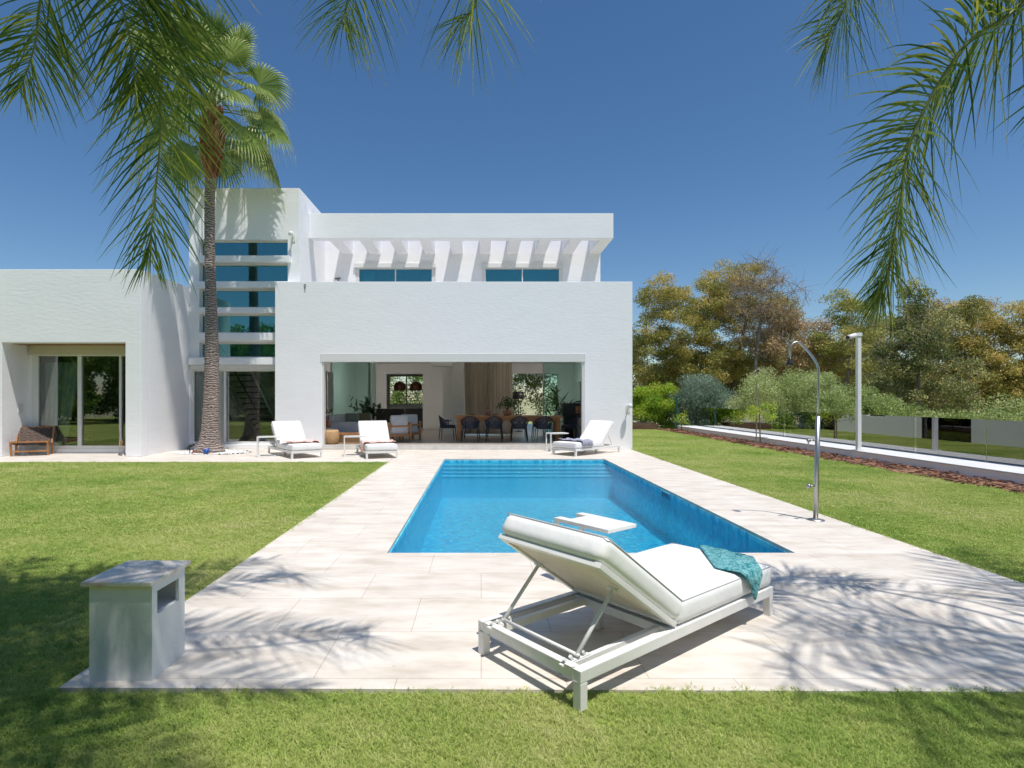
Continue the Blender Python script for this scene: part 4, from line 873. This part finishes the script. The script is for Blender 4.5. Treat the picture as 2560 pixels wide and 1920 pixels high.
tree('tree', 'yellow brown bushy tree between the dark tree and the photo edge', 'tree', (PX(2410,27),27,-.7), crown_px([(2420,800,75,50),(2370,880,70,60),(2450,900,90,80),(2410,980,110,70)],27,190), (.15,.05), 95, (.6,.6,.42), olive, bark, .16, tint=(0,.85), group=G)
tree('tree', 'golden olive tree cut by the right edge of the photo', 'tree', (PX(2560,26),26,-.7), crown_px([(2540,810,60,60),(2600,780,60,50),(2530,920,90,80),(2590,1000,100,80)],26,170), (.15,.05), 90, (.6,.6,.42), olive, bark, .16, tint=(.3,1), group=G)
tree('tree', 'pale brown tree top showing behind the yellow brown tree', 'tree', (PX(2360,38),38,-.7), crown_px([(2340,800,70,40),(2480,790,80,35),(2240,840,60,50),(2150,850,70,50)],38,90), (.22,.06), 75, (1,1,.6), rusty, bark, .2, tint=(0,.5), group=G)
tree('tree', 'dark green tree filling the gap behind the shower and camera pole', 'tree', (PX(2150,37),37,-.7), crown_px([(2050,930,120,80),(2200,950,140,90),(2380,1000,160,70),(1900,950,130,70),(2080,1010,130,40),(2230,1020,130,40),(2520,990,110,60)],37,300), (.24,.08), 80, (1,1,.7), dark, bark, .25, group=G)
tree('tree', 'dark green trees low behind the bright bush', 'tree', (PX(1680,38),38,-.7), crown_px([(1620,960,110,70),(1760,950,140,70),(1560,880,50,60)],38,130), (.24,.08), 80, (1,1,.7), dark, bark, .2, group=G)
bc = [P(rng.uniform(1590,2760), rng.uniform(925,1015), 58+rng.uniform(-3,3)) for _ in range(420)]
V, Q, tt = leaves(bc, 60, (.5,.25), (2.2,1.5,1.1), tint=(0,.7)); tag(npmesh('far_wood', V, Q, dark, None, tt), 'dark wooded band far behind the trees', 'wood', kind='stuff')
GB = 'shrubs along the fence'
tree('bush', 'bright yellow green bush behind the right corner of the house', 'bush', (PX(1640,28.8),28.8,-.05), crown_px([(1640,1000,52,46),(1610,1030,45,36),(1670,1040,28,34),(1590,1010,30,40)],28.8,120), (.11,.05), 90, (.36,.36,.3), bright, bark, .05, group=GB, fork=.1)
tree('bush', 'blue green weeping bush beside the bright bush', 'bush', (PX(1765,28),28,-.6), crown_px([(1750,985,62,50),(1790,1020,55,48),(1720,1030,35,50)],28,110), (.16,.025), 110, (.45,.45,.35), bluish, palebark, .07, droop=.8, group=GB, fork=.15)
tree('bush', 'large sage green bush behind the sapling and shower', 'bush', (PX(1950,24.5),24.5,-.7), crown_px([(1950,985,90,60),(2020,990,80,58),(1890,1020,60,55),(2070,1030,70,50)],24.5,170), (.12,.035), 110, (.42,.42,.34), sage, bark, .09, tint=(.3,1), group=GB, fork=.15)
tree('bush', 'sage green bush spreading right of the camera pole', 'bush', (PX(2170,22),22,-.7), crown_px([(2130,1020,90,50),(2220,1045,70,45),(2060,1060,60,40)],22,110), (.12,.035), 110, (.4,.4,.3), sage, bark, .08, tint=(0,.7), group=GB, fork=.15)
tree('bush', 'sage green undergrowth behind the glass fence at the right edge', 'bush', (PX(2420,22),22,-.7), crown_px([(2400,1070,150,45),(2530,1060,120,60),(2320,1090,60,40)],22,150), (.12,.05), 90, (.5,.5,.35), sage, bark, .08, tint=(.1,.8), group=GB, fork=.1)
for i, (x, y, Y) in enumerate(((1900,1075,24),(2010,1095,20),(2120,1110,18),(2250,1130,16.5),(2400,1145,15.5),(2520,1150,14.5),(1800,1055,27))):
    c = P(x, y, Y); tree('ground_shrub', ('low green plant seen through the glass left of the sapling','low green plant seen through the glass behind the shower','low green plant seen through the glass left of the pole','low green plant seen through the glass right of the pole','low green plant seen through the glass in the clear gap','low green plant seen through the glass at the right edge','low green plant at the far end of the glass fence')[i], 'shrub', (c.x+.5,Y,-.72), ell((c.x+.5,Y,-.2),(1.3,.9,.35),26), (.09,.04), 70, (.3,.3,.2), hedge, bark, .03, group='low plants below the fence', fork=.05)
# garden hedge behind the house, seen through the rooms
for i, (x0, lab) in enumerate(((-8,'green hedge outside the kitchen window'),(0.6,'green shrubbery outside the back window of the dining room'))):
    cl = [np.array((x0+rng.uniform(0,6.5), 31.2+rng.uniform(-.6,.8) if i == 0 else 27.5+rng.uniform(-.6,.8), rng.uniform(.1,3.6))) for _ in range(150)]
    if i == 1: cl = [c for c in cl if c[0] < 6.5]
    tree('hedge', lab, 'hedge', (x0+3.2,31.5 if i == 0 else 27.7,-.03), cl, (.14,.06), 70, (.45,.45,.45), hedge, bark, .06, tint=(.0,1), fork=.02)
# sapling with stake
sp = thing('sapling', 'young yellow green sapling in the mulch bed by the low wall', 'sapling', (PX(1897,18.5),18.5,0)); x = PX(1897,18.5); m = MB(); m.tube([(x+.05,18.5,0),(x+.03,18.5,.7),(x,18.5,1.35)], [.022,.018,.01], 6); br_ = []
for k in range(26):
    a = rng.uniform(0,6.28); r_ = rng.uniform(.15,.55); z = rng.uniform(.75,1.35); e_ = Vector((x+r_*math.cos(a),18.5+r_*math.sin(a),z)); m.tube([(x+.02,18.5,z-.15),e_], [.006,.003], 3, False); br_.append(e_)
m.build('trunk', bark, sp); V, Q, tt = leaves(br_, 26, (.13,.03), (.16,.16,.12), tint=(.4,1), droop=.8); npmesh('crown', V, Q, bright, sp, tt)
for i, dx in enumerate((-.06,)): m = MB(); m.tube([(x+dx,18.55,0),(x+dx+.01,18.55,2.0)], .018, 6); tag(m.build('stake', palebark), 'thin wooden stake beside the young sapling', 'stake')
p2 = thing('sapling', 'tiny leafy shoot in the mulch at the far end of the low wall', 'sapling', (PX(1704,25.5),25.5,0)); x = PX(1704,25.5); m = MB(); m.tube([(x,25.5,0),(x,25.5,.6)], [.02,.01], 5); m.build('trunk', bark, p2); V, Q, tt = leaves([Vector((x,25.5,.55)),Vector((x+.1,25.5,.4)),Vector((x-.15,25.5,.6)),Vector((x+.1,25.5,.75))], 30, (.13,.05), (.3,.3,.22), tint=(.3,1)); npmesh('crown', V, Q, bright, p2, tt)

# ------------------------------------------------------------------ palms
def palm_trunk_mat():
    m = mat('palm_trunk', (.2,.15,.13), .9, 0, .2); b = m.node_tree.nodes['Principled BSDF']; tc = N(m, 'ShaderNodeTexCoord')
    w = N(m, 'ShaderNodeTexWave', bands_direction='Z'); w.inputs['Scale'].default_value = 5.0; w.inputs['Distortion'].default_value = 9; w.inputs['Detail'].default_value = 5; w.inputs['Detail Scale'].default_value = 1.6
    L(m, tc.outputs['Object'], w.inputs['Vector']); mp = N(m, 'ShaderNodeMapping'); mp.inputs['Scale'].default_value = (5,5,16); L(m, tc.outputs['Object'], mp.inputs[0])
    n = N(m, 'ShaderNodeTexNoise'); n.inputs['Scale'].default_value = 2; n.inputs['Detail'].default_value = 6; L(m, mp.outputs[0], n.inputs['Vector'])
    mu = N(m, 'ShaderNodeMath', operation='MULTIPLY'); L(m, w.outputs[0], mu.inputs[0]); L(m, n.outputs[0], mu.inputs[1])
    r = ramp(m, mu.outputs[0], [(.05, (.13,.10,.09)), (.3, (.32,.26,.235)), (.6, (.52,.44,.39))]); L(m, r.outputs[0], b.inputs['Base Color'])
    bp = N(m, 'ShaderNodeBump'); bp.inputs['Strength'].default_value = 1; bp.inputs['Distance'].default_value = .03; L(m, mu.outputs[0], bp.inputs['Height']); L(m, bp.outputs[0], b.inputs['Normal']); return m
ptm = palm_trunk_mat()
fanleaf = leafmat('fan_palm_leaf', [(0,(.12,.20,.04)),(.6,(.27,.36,.09)),(1,(.52,.52,.22))], .4, .4)
frondleaf = leafmat('feather_palm_leaf', [(0,(.05,.11,.02)),(.5,(.16,.25,.035)),(.93,(.60,.58,.05)),(1,(.38,.22,.07))], .6, .35)
stemm = noisy('green_stem', (.16,.20,.05), (.26,.28,.09), 6, .5)
fibre = noisy('palm_fibre', (.16,.06,.03), (.40,.18,.09), 14, .9, .8, 25, stretch=(1,1,.4))
PB = Vector((PX(523,15.5),15.5,0)); tp = P(531,268,15.5)
fp = thing('fan_palm', 'tall fan palm with flared ringed trunk standing before the tower', 'palm tree', PB)
prof = [(0,.44),(.06,.42),(.16,.34),(.32,.275),(.6,.235),(1.0,.215),(1.6,.20),(2.4,.185),(3.4,.16),(4.6,.145),(5.8,.135),(7.0,.13),(7.6,.135)]
m = MB(); pts = []; rd = []
for i in range(90):
    f = i/89; z = f*7.7; r_ = np.interp(z, [a for a, b in prof], [b for a, b in prof])*(1+.035*math.sin(z*42)+.02*math.sin(z*71)); q = PB.lerp(tp, z/tp.z); pts.append((q.x+.05*math.sin(z*.7),q.y,z)); rd.append(r_)
m.tube(pts, rd, 24); m.build('trunk', ptm, fp, True)
m = MB(); m.tube([PB.lerp(tp, z/tp.z)+Vector((.05*math.sin(7.6*.7)*(1-(z-7.6)/2),0,0)) for z in (7.55,7.8,8.2,8.7,9.2,9.6)], [.135,.17,.23,.27,.25,.15], 16)
for k in range(170):
    z = random.uniform(7.7,9.5); a = random.uniform(0,6.28); rr = np.interp(z,[7.55,7.8,8.2,8.7,9.2,9.6],[.135,.17,.23,.27,.25,.15]); q = PB.lerp(tp, z/tp.z); p0 = q+Vector((math.cos(a)*rr,math.sin(a)*rr,0)); m.bar(p0-Vector((0,0,.05)), p0+Vector((math.cos(a)*.07,math.sin(a)*.07,.17)), .06, .02)
m.build('boots', fibre, fp)
def fan(parent, c0, az, el, pl, Rr, hang=.5, dead=False, seed=0):
    rs = np.random.default_rng(seed); h = Vector((math.cos(az),math.sin(az),0)); d0 = (h*math.cos(el)+Vector((0,0,math.sin(el)))).normalized()
    pet = []
    for i in range(7): f = i/6; pet.append(c0+d0*pl*f+Vector((0,0,-1))*pl*.22*f*f)
    m = MB(); m.mi = 1; m.tube(pet, [.022-.012*i/6 for i in range(7)], 5)
    c = pet[-1]; D = (pet[-1]-pet[-2]).normalized(); D = (D+Vector((0,0,-1))*hang*.5).normalized(); Lt = D.cross(Vector((0,0,1))).normalized(); Nn = Lt.cross(D).normalized()
    m.mi = 0; S = 34; tw = rs.normal()*.25; Lt = (Lt*math.cos(tw)+Nn*math.sin(tw)).normalized(); Nn = Lt.cross(D).normalized(); tint = []
    A = R(118)
    for k in range(S):
        ph = -A+2*A*(k+.5)/S; dh = A/S; lr = Rr*(.86+.14*math.cos(ph))*rs.uniform(.92,1.06)
        def pt(phi, r, up): 
            v = D*math.cos(phi)+Lt*math.sin(phi); g = hang*(r/Rr)**2.2*Rr*.62; cone = .16*r
            return c+v*r*(1-.25*(r/Rr)**2*hang)+Nn*(up+cone)-Vector((0,0,1))*g
        pl_ = .042
        a0 = pt(ph-dh,.0,0); i0 = pt(ph-dh, lr*.52, 0); i1 = pt(ph, lr*.55, pl_); i2 = pt(ph+dh, lr*.52, 0); o0 = pt(ph-dh*.45, lr*.78, 0); o1 = pt(ph+dh*.45, lr*.78, 0); e_ = pt(ph+rs.normal()*.02, lr*1.0, -.02)
        q = pt(ph+rs.normal()*.03, lr*1.12, 0)-Vector((0,0,.10*hang+.04))
        m.add([c, i0, i1, i2, o0, o1, e_], [(0,1,2),(0,2,3),(1,4,2),(3,2,5),(2,4,5),(4,6,5)]); b = float(np.clip(rs.uniform(.0,.75), 0, 1)); tint += [b*.8,b*.8,b,b,b+.1,min(1,b+.35)]
        m.tube([e_, q], [.004,.001], 3, False); tint += [1]*3
    npet = 7*5; fs = [f for f in m.f]
    o = m.build('frond', [fanleaf, stemm], parent)
    a_ = o.data.attributes.new('tint', 'FLOAT', 'FACE'); nf = len(o.data.polygons); vals = [.3]*(nf-len(tint))+tint; a_.data.foreach_set('value', np.array(vals, dtype=np.float32)); return o
cc = tp+Vector((0,0,.1))
sp_ = []
ga = 2.39996
for k in range(36):
    f = k/35; el = R(84)-R(112)*f**.95; az = k*ga+.4; sp_.append((az, el, 1.85-.6*f+.2*math.sin(k*1.7), 1.02, .12+.95*f))
for i, (az, el, pl, Rr, hg) in enumerate(sp_):
    fan(fp, cc+Vector((0,0,.15-.5*i/35)), az, el, pl, Rr*random.uniform(.9,1.08), hg, seed=i)
fan(fp, cc+Vector((.05,-.05,-.25)), R(-8), R(-30), 1.5, .85, 1.3, seed=91)
# pebble ring, ball, spot light at the palm foot
m = MB()
for k in range(900):
    a = random.uniform(0,6.28); r_ = random.uniform(.30,.92); p = PB+Vector((r_*math.cos(a)*1.15+.12,r_*math.sin(a)*.75,.012)); s_ = random.uniform(.015,.035); m.lathe([(s_*.4,-s_*.4),(s_,0),(s_*.5,s_*.5)], p, 6)
tag(m.build('pebbles', noisy('white_pebbles', (.75,.75,.75), (.85,.85,.85), 8, .7), None, True), 'white pebbles scattered round the palm base', 'pebbles', kind='stuff')
m = MB(); c = PB+Vector((.18,-.52,.09)); m.lathe([(.02,-.07),(.06,-.04),(.085,.0),(.08,.04),(.04,.06)], c, 14); tag(m.build('glazed_pot', mat('blue_glaze', (.01,.09,.45), .2), None, True), 'small blue glazed pot at the foot of the fan palm', 'pot')
bt = thing('flower_clump', 'small orange red flower clump around the blue pot', 'plant', PB+Vector((.1,-.5,0))); m = MB(); m.tube([PB+Vector((.1,-.5,0)),PB+Vector((.1,-.5,.06))], .01, 5); m.build('stem', bark, bt)
V, Q, tt = leaves([PB+Vector((x_,-.55,.06)) for x_ in (-.12,.0,.3)], 16, (.04,.025), (.10,.08,.06)); npmesh('petals', V, Q, leafmat('flower_red', [(0,(.35,.03,.02)),(.6,(.5,.16,.05)),(1,(.12,.14,.04))], .2), bt, tt)
m = MB(); c = Vector((PX(472,15.0),15.05,0)); gs = thing('garden_spotlight', 'small black spotlight stuck in the pebbles beside the palm', 'spotlight', c); m.tube([c,c+Vector((0,0,.18))], .014, 6); m.build('spike', darkm, gs); m = MB(); m.tube([c+Vector((-.06,-.03,.15)),c+Vector((.10,.0,.28))], [.035,.05], 10); m.build('head', darkm, gs, True)
m = MB(); pts = [PB+Vector((.95*math.cos(a)*.98+.18, .62*math.sin(a), .012)) for a in np.linspace(-1.2,1.5,16)]; m.tube(pts, .014, 6); tag(m.build('irrigation_hose', darkm, None, True), 'black irrigation hose curving round the palm pebbles', 'hose')

# foreground feather palms: trunks stand just outside the frame, fronds hang into it
def catmull(P_, n):
    P_ = [Vector(p) for p in P_]; P_ = [P_[0]*2-P_[1]]+P_+[P_[-1]*2-P_[-2]]; out = []; segs = len(P_)-3
    for i in range(n):
        t = i/(n-1)*segs; k = min(int(t), segs-1); u = t-k; a, b, c, d = P_[k:k+4]
        out.append(.5*((2*b)+(c-a)*u+(2*a-5*b+4*c-d)*u*u+(3*b-a-3*c+d)*u**3))
    return out
def frond(parent, ctrl, L0=.5, n=90, seed=0, t0=.15, wid=.026, droop=.55, rr=.016):
    rs = np.random.default_rng(seed); C = catmull(ctrl, 60); m = MB(); m.mi = 1; m.tube(C, [rr*(1-.85*i/59) for i in range(60)], 6); nst = len(m.f); m.mi = 0; tint = []
    Tn = [(C[min(i+1,59)]-C[max(i-1,0)]).normalized() for i in range(60)]; Nv = [Vector((0,0,1))]
    h = (Vector(ctrl[-1])-Vector(ctrl[0])); h.z = 0; h.normalize()
    for i in range(60):
        v = Nv[-1]-Tn[i]*Nv[-1].dot(Tn[i]); 
        if v.length < .05: v = h
        Nv.append(v.normalized())
    Nv = Nv[1:]; g = Vector((0,0,-1))
    for k in range(n):
        t = t0+(1-t0)*(k+.5)/n; x = t*59; i = int(x); u = x-i; p = C[i].lerp(C[min(i+1,59)], u); T_ = Tn[i]; Nn = Nv[i]; S_ = T_.cross(Nn).normalized()
        for sgn in (-1,1):
            ln = L0*(.62+.55*math.sin(math.pi*min(1,t*1.02)**.9))*rs.uniform(.82,1.12)
            if t > .9: ln *= .75
            a = R(8+54*t**2)+rs.normal()*.09; lift = rs.normal()*.38+.08
            d = (S_*sgn*math.cos(a)+T_*math.sin(a)+Nn*lift).normalized(); wv = d.cross(Nn+S_*rs.normal()*.5).normalized(); w = wid*rs.uniform(.7,1.15)*(1-.45*t); dr = droop*.62*rs.uniform(.5,1.5)
            b0 = len(m.v); K = 5; vs = []; 
            for j in range(K+1):
                s_ = j/K; q = p+d*ln*s_*(1-.18*dr*s_)+g*(ln*dr*s_*s_*.75); ww = w*(.45+1.6*s_ if s_ < .3 else .93*(1-((s_-.3)/.7)**1.6))*.5+.0006; vs += [q-wv*ww, q+wv*ww]
            m.add(vs, [(2*j,2*j+1,2*j+3,2*j+2) for j in range(K)]); b = float(np.clip(rs.beta(1.1,1.7), 0, 1)); tint += [b, b, b, min(1,b+.03), min(1,b+.12)]
    o = m.build('frond', [frondleaf, stemm], parent, True); a_ = o.data.attributes.new('tint', 'FLOAT', 'FACE'); a_.data.foreach_set('value', np.array([.4]*(len(o.data.polygons)-len(tint))+tint, dtype=np.float32)); return o
def ppts(lst): return [P(x, y, Y) for (x, y, Y) in lst]
def feather_palm(label, base, crown):
    base = Vector(base); crown = Vector(crown); t = thing('feather_palm', label, 'palm tree', base, 'feather palms close to the camera')
    m = MB(); pts = [base.lerp(crown, i/30) for i in range(31)]; m.tube(pts, [.15*(1+.04*math.sin(i*2.1))*(1.25-.3*min(1,i/12)) for i in range(31)], 16); m.build('trunk', ptm, t, True)
    m = MB(); m.tube([crown+Vector((0,0,-.1)),crown+Vector((0,0,.4)),crown+Vector((0,0,.9))], [.13,.15,.05], 10); m.build('crownshaft', stemm, t, True); return t
def arch(c, az, reach, rise, drop, bend=0):            # a plain arching frond from a crown
    h = Vector((math.cos(az),math.sin(az),0)); c = Vector(c)
    return [c+Vector((0,0,.3)), c+h*reach*.35+Vector((0,0,.3+rise)), c+h*reach*.72+Vector((0,0,.3+rise*.7)), c+h*reach+Vector((0,0,.3-drop))]
CL = Vector((-2.85,1.15,5.5)); pL = feather_palm('feather palm whose fronds hang in at the top left and top middle', (-2.95,1.0,-.05), CL)
Yl = 3.4
frond(pL, [CL+Vector((0,0,.3)), CL+Vector((.7,.9,.75))]+ppts([(346,-250,Yl-.2),(352,0,Yl),(392,169,Yl+.05),(401,330,Yl+.1),(384,527,Yl+.1),(370,650,Yl+.1)]), .50, 135, 3, .18, .018, .75)
frond(pL, [CL+Vector((.05,0,.3)), CL+Vector((.6,.8,.9))]+ppts([(400,-300,Yl-.1),(400,-60,Yl+.15),(450,110,Yl+.25),(480,250,Yl+.3)]), .50, 90, 4, .25, .018, .85)
frond(pL, [CL+Vector((0,.05,.3)), CL+Vector((.3,.9,.8))]+ppts([(150,-250,3.3),(101,0,3.5),(85,120,3.55),(48,230,3.6)]), .44, 100, 5, .25, .017, .7)
frond(pL, [CL+Vector((0,0,.3)), CL+Vector((.6,.5,1.0))]+ppts([(260,-330,3.1),(290,-60,3.3),(330,120,3.35),(338,230,3.4)]), .44, 80, 14, .3, .018, .8)
frond(pL, [CL+Vector((.1,0,.3)), CL+Vector((1.2,.8,.9))]+ppts([(930,-420,3.3),(910,-150,3.5),(870,0,3.6),(856,60,3.6)]), .46, 90, 6, .3, .011, .75)
frond(pL, [CL+Vector((.1,0,.25)), CL+Vector((1.6,.4,.8)), Vector((-.75,1.95,4.75)), Vector((-.15,2.35,3.9)), P(1190,-30,2.55), P(1150,60,2.6)], .42, 95, 7, .3, .009, .75)
for i in range(38):                                    # the rest of the crown, above and behind the frame: it throws the dappled shade
    az = i*2.39996; fw = math.sin(az) > .1 or math.cos(az) > .5
    frond(pL, arch(CL, az, random.uniform(1.6,2.5 if fw else 2.8), random.uniform(.4,1.0), random.uniform(-.1,.35) if fw else random.uniform(.2,1.3)), .58, 70, 20+i, .12, .036, .4)
for k_, (az_, rc_) in enumerate(((R(2),3.1),(R(-12),3.0),(R(14),3.3),(R(40),3.0),(R(50),3.2))):
    frond(pL, arch(CL, az_, rc_, .8, .15), .5, 110, 70+k_, .12, .028, .4)
CR = Vector((5.0,1.6,5.2)); pR = feather_palm('feather palm whose big frond hangs in at the top right', (5.1,1.5,-.05), CR); Yr = 3.5
frond(pR, [CR+Vector((0,0,.3)), Vector((4.5,2.5,5.5))]+ppts([(2680,-220,3.4),(2556,5,Yr),(2408,119,Yr),(2285,330,Yr),(2252,492,Yr),(2227,648,Yr),(2200,745,Yr)]), .52, 320, 8, .2, .021, .70, .02)
frond(pR, [CR+Vector((-.1,0,.3)), Vector((4.0,2.2,5.8)), P(2330,-380,3.5), P(2150,-120,3.75), P(2110,20,3.8), P(2062,110,3.8)], .56, 130, 9, .3, .014, .6)
frond(pR, [CR+Vector((0,.1,.3)), Vector((4.7,2.6,5.4))]+ppts([(2760,-200,3.3),(2700,60,3.5),(2660,250,3.6),(2650,400,3.6)]), .48, 100, 10, .2, .028, .6)
for i in range(15):
    az = R(-200)+R(290)*i/15; frond(pR, arch(CR, az, random.uniform(2.0,2.9), random.uniform(.5,1.0), random.uniform(.5,1.3)), .55, 60, 40+i, .15, .030, .6)
# garden behind the camera, mirrored in the doors and windows
gl_ = ('far left','left','left of centre','middle','right of centre','right','far right')
g0 = None
gl_ = [g+' of the front row' for g in gl_]+[g+' of the back row' for g in gl_]
for i, (x, y) in enumerate(((-27,-3),(-20,-6),(-13,-6),(-7,-8),(0,-9),(7,-8),(14,-8),(-30,-7),(-23.5,-10),(-16.5,-10),(-10,-12),(-3.5,-13),(3.5,-13),(10.5,-12))):
    if g0 is None:
        cl = ell((x,y,4.2),(4.6,2.6,3.2),190,.1)+ell((x,y+1,1.3),(4.6,2,1.3),90,.1)
        g0 = tree('garden_tree', 'x', 'tree', (x,y,-.1), cl, (.30,.14), 40, (.8,.8,.7), hedge, bark, .2, tint=(0,.7), group='garden trees facing the house'); o = g0
    else: o = copy_tree(g0); o.location = (x,y,-.1); o.rotation_euler = (0,0,i*1.3*0+(3.14 if i%2 else 0))
    o['label'] = 'leafy green garden tree facing the house, '+gl_[i]
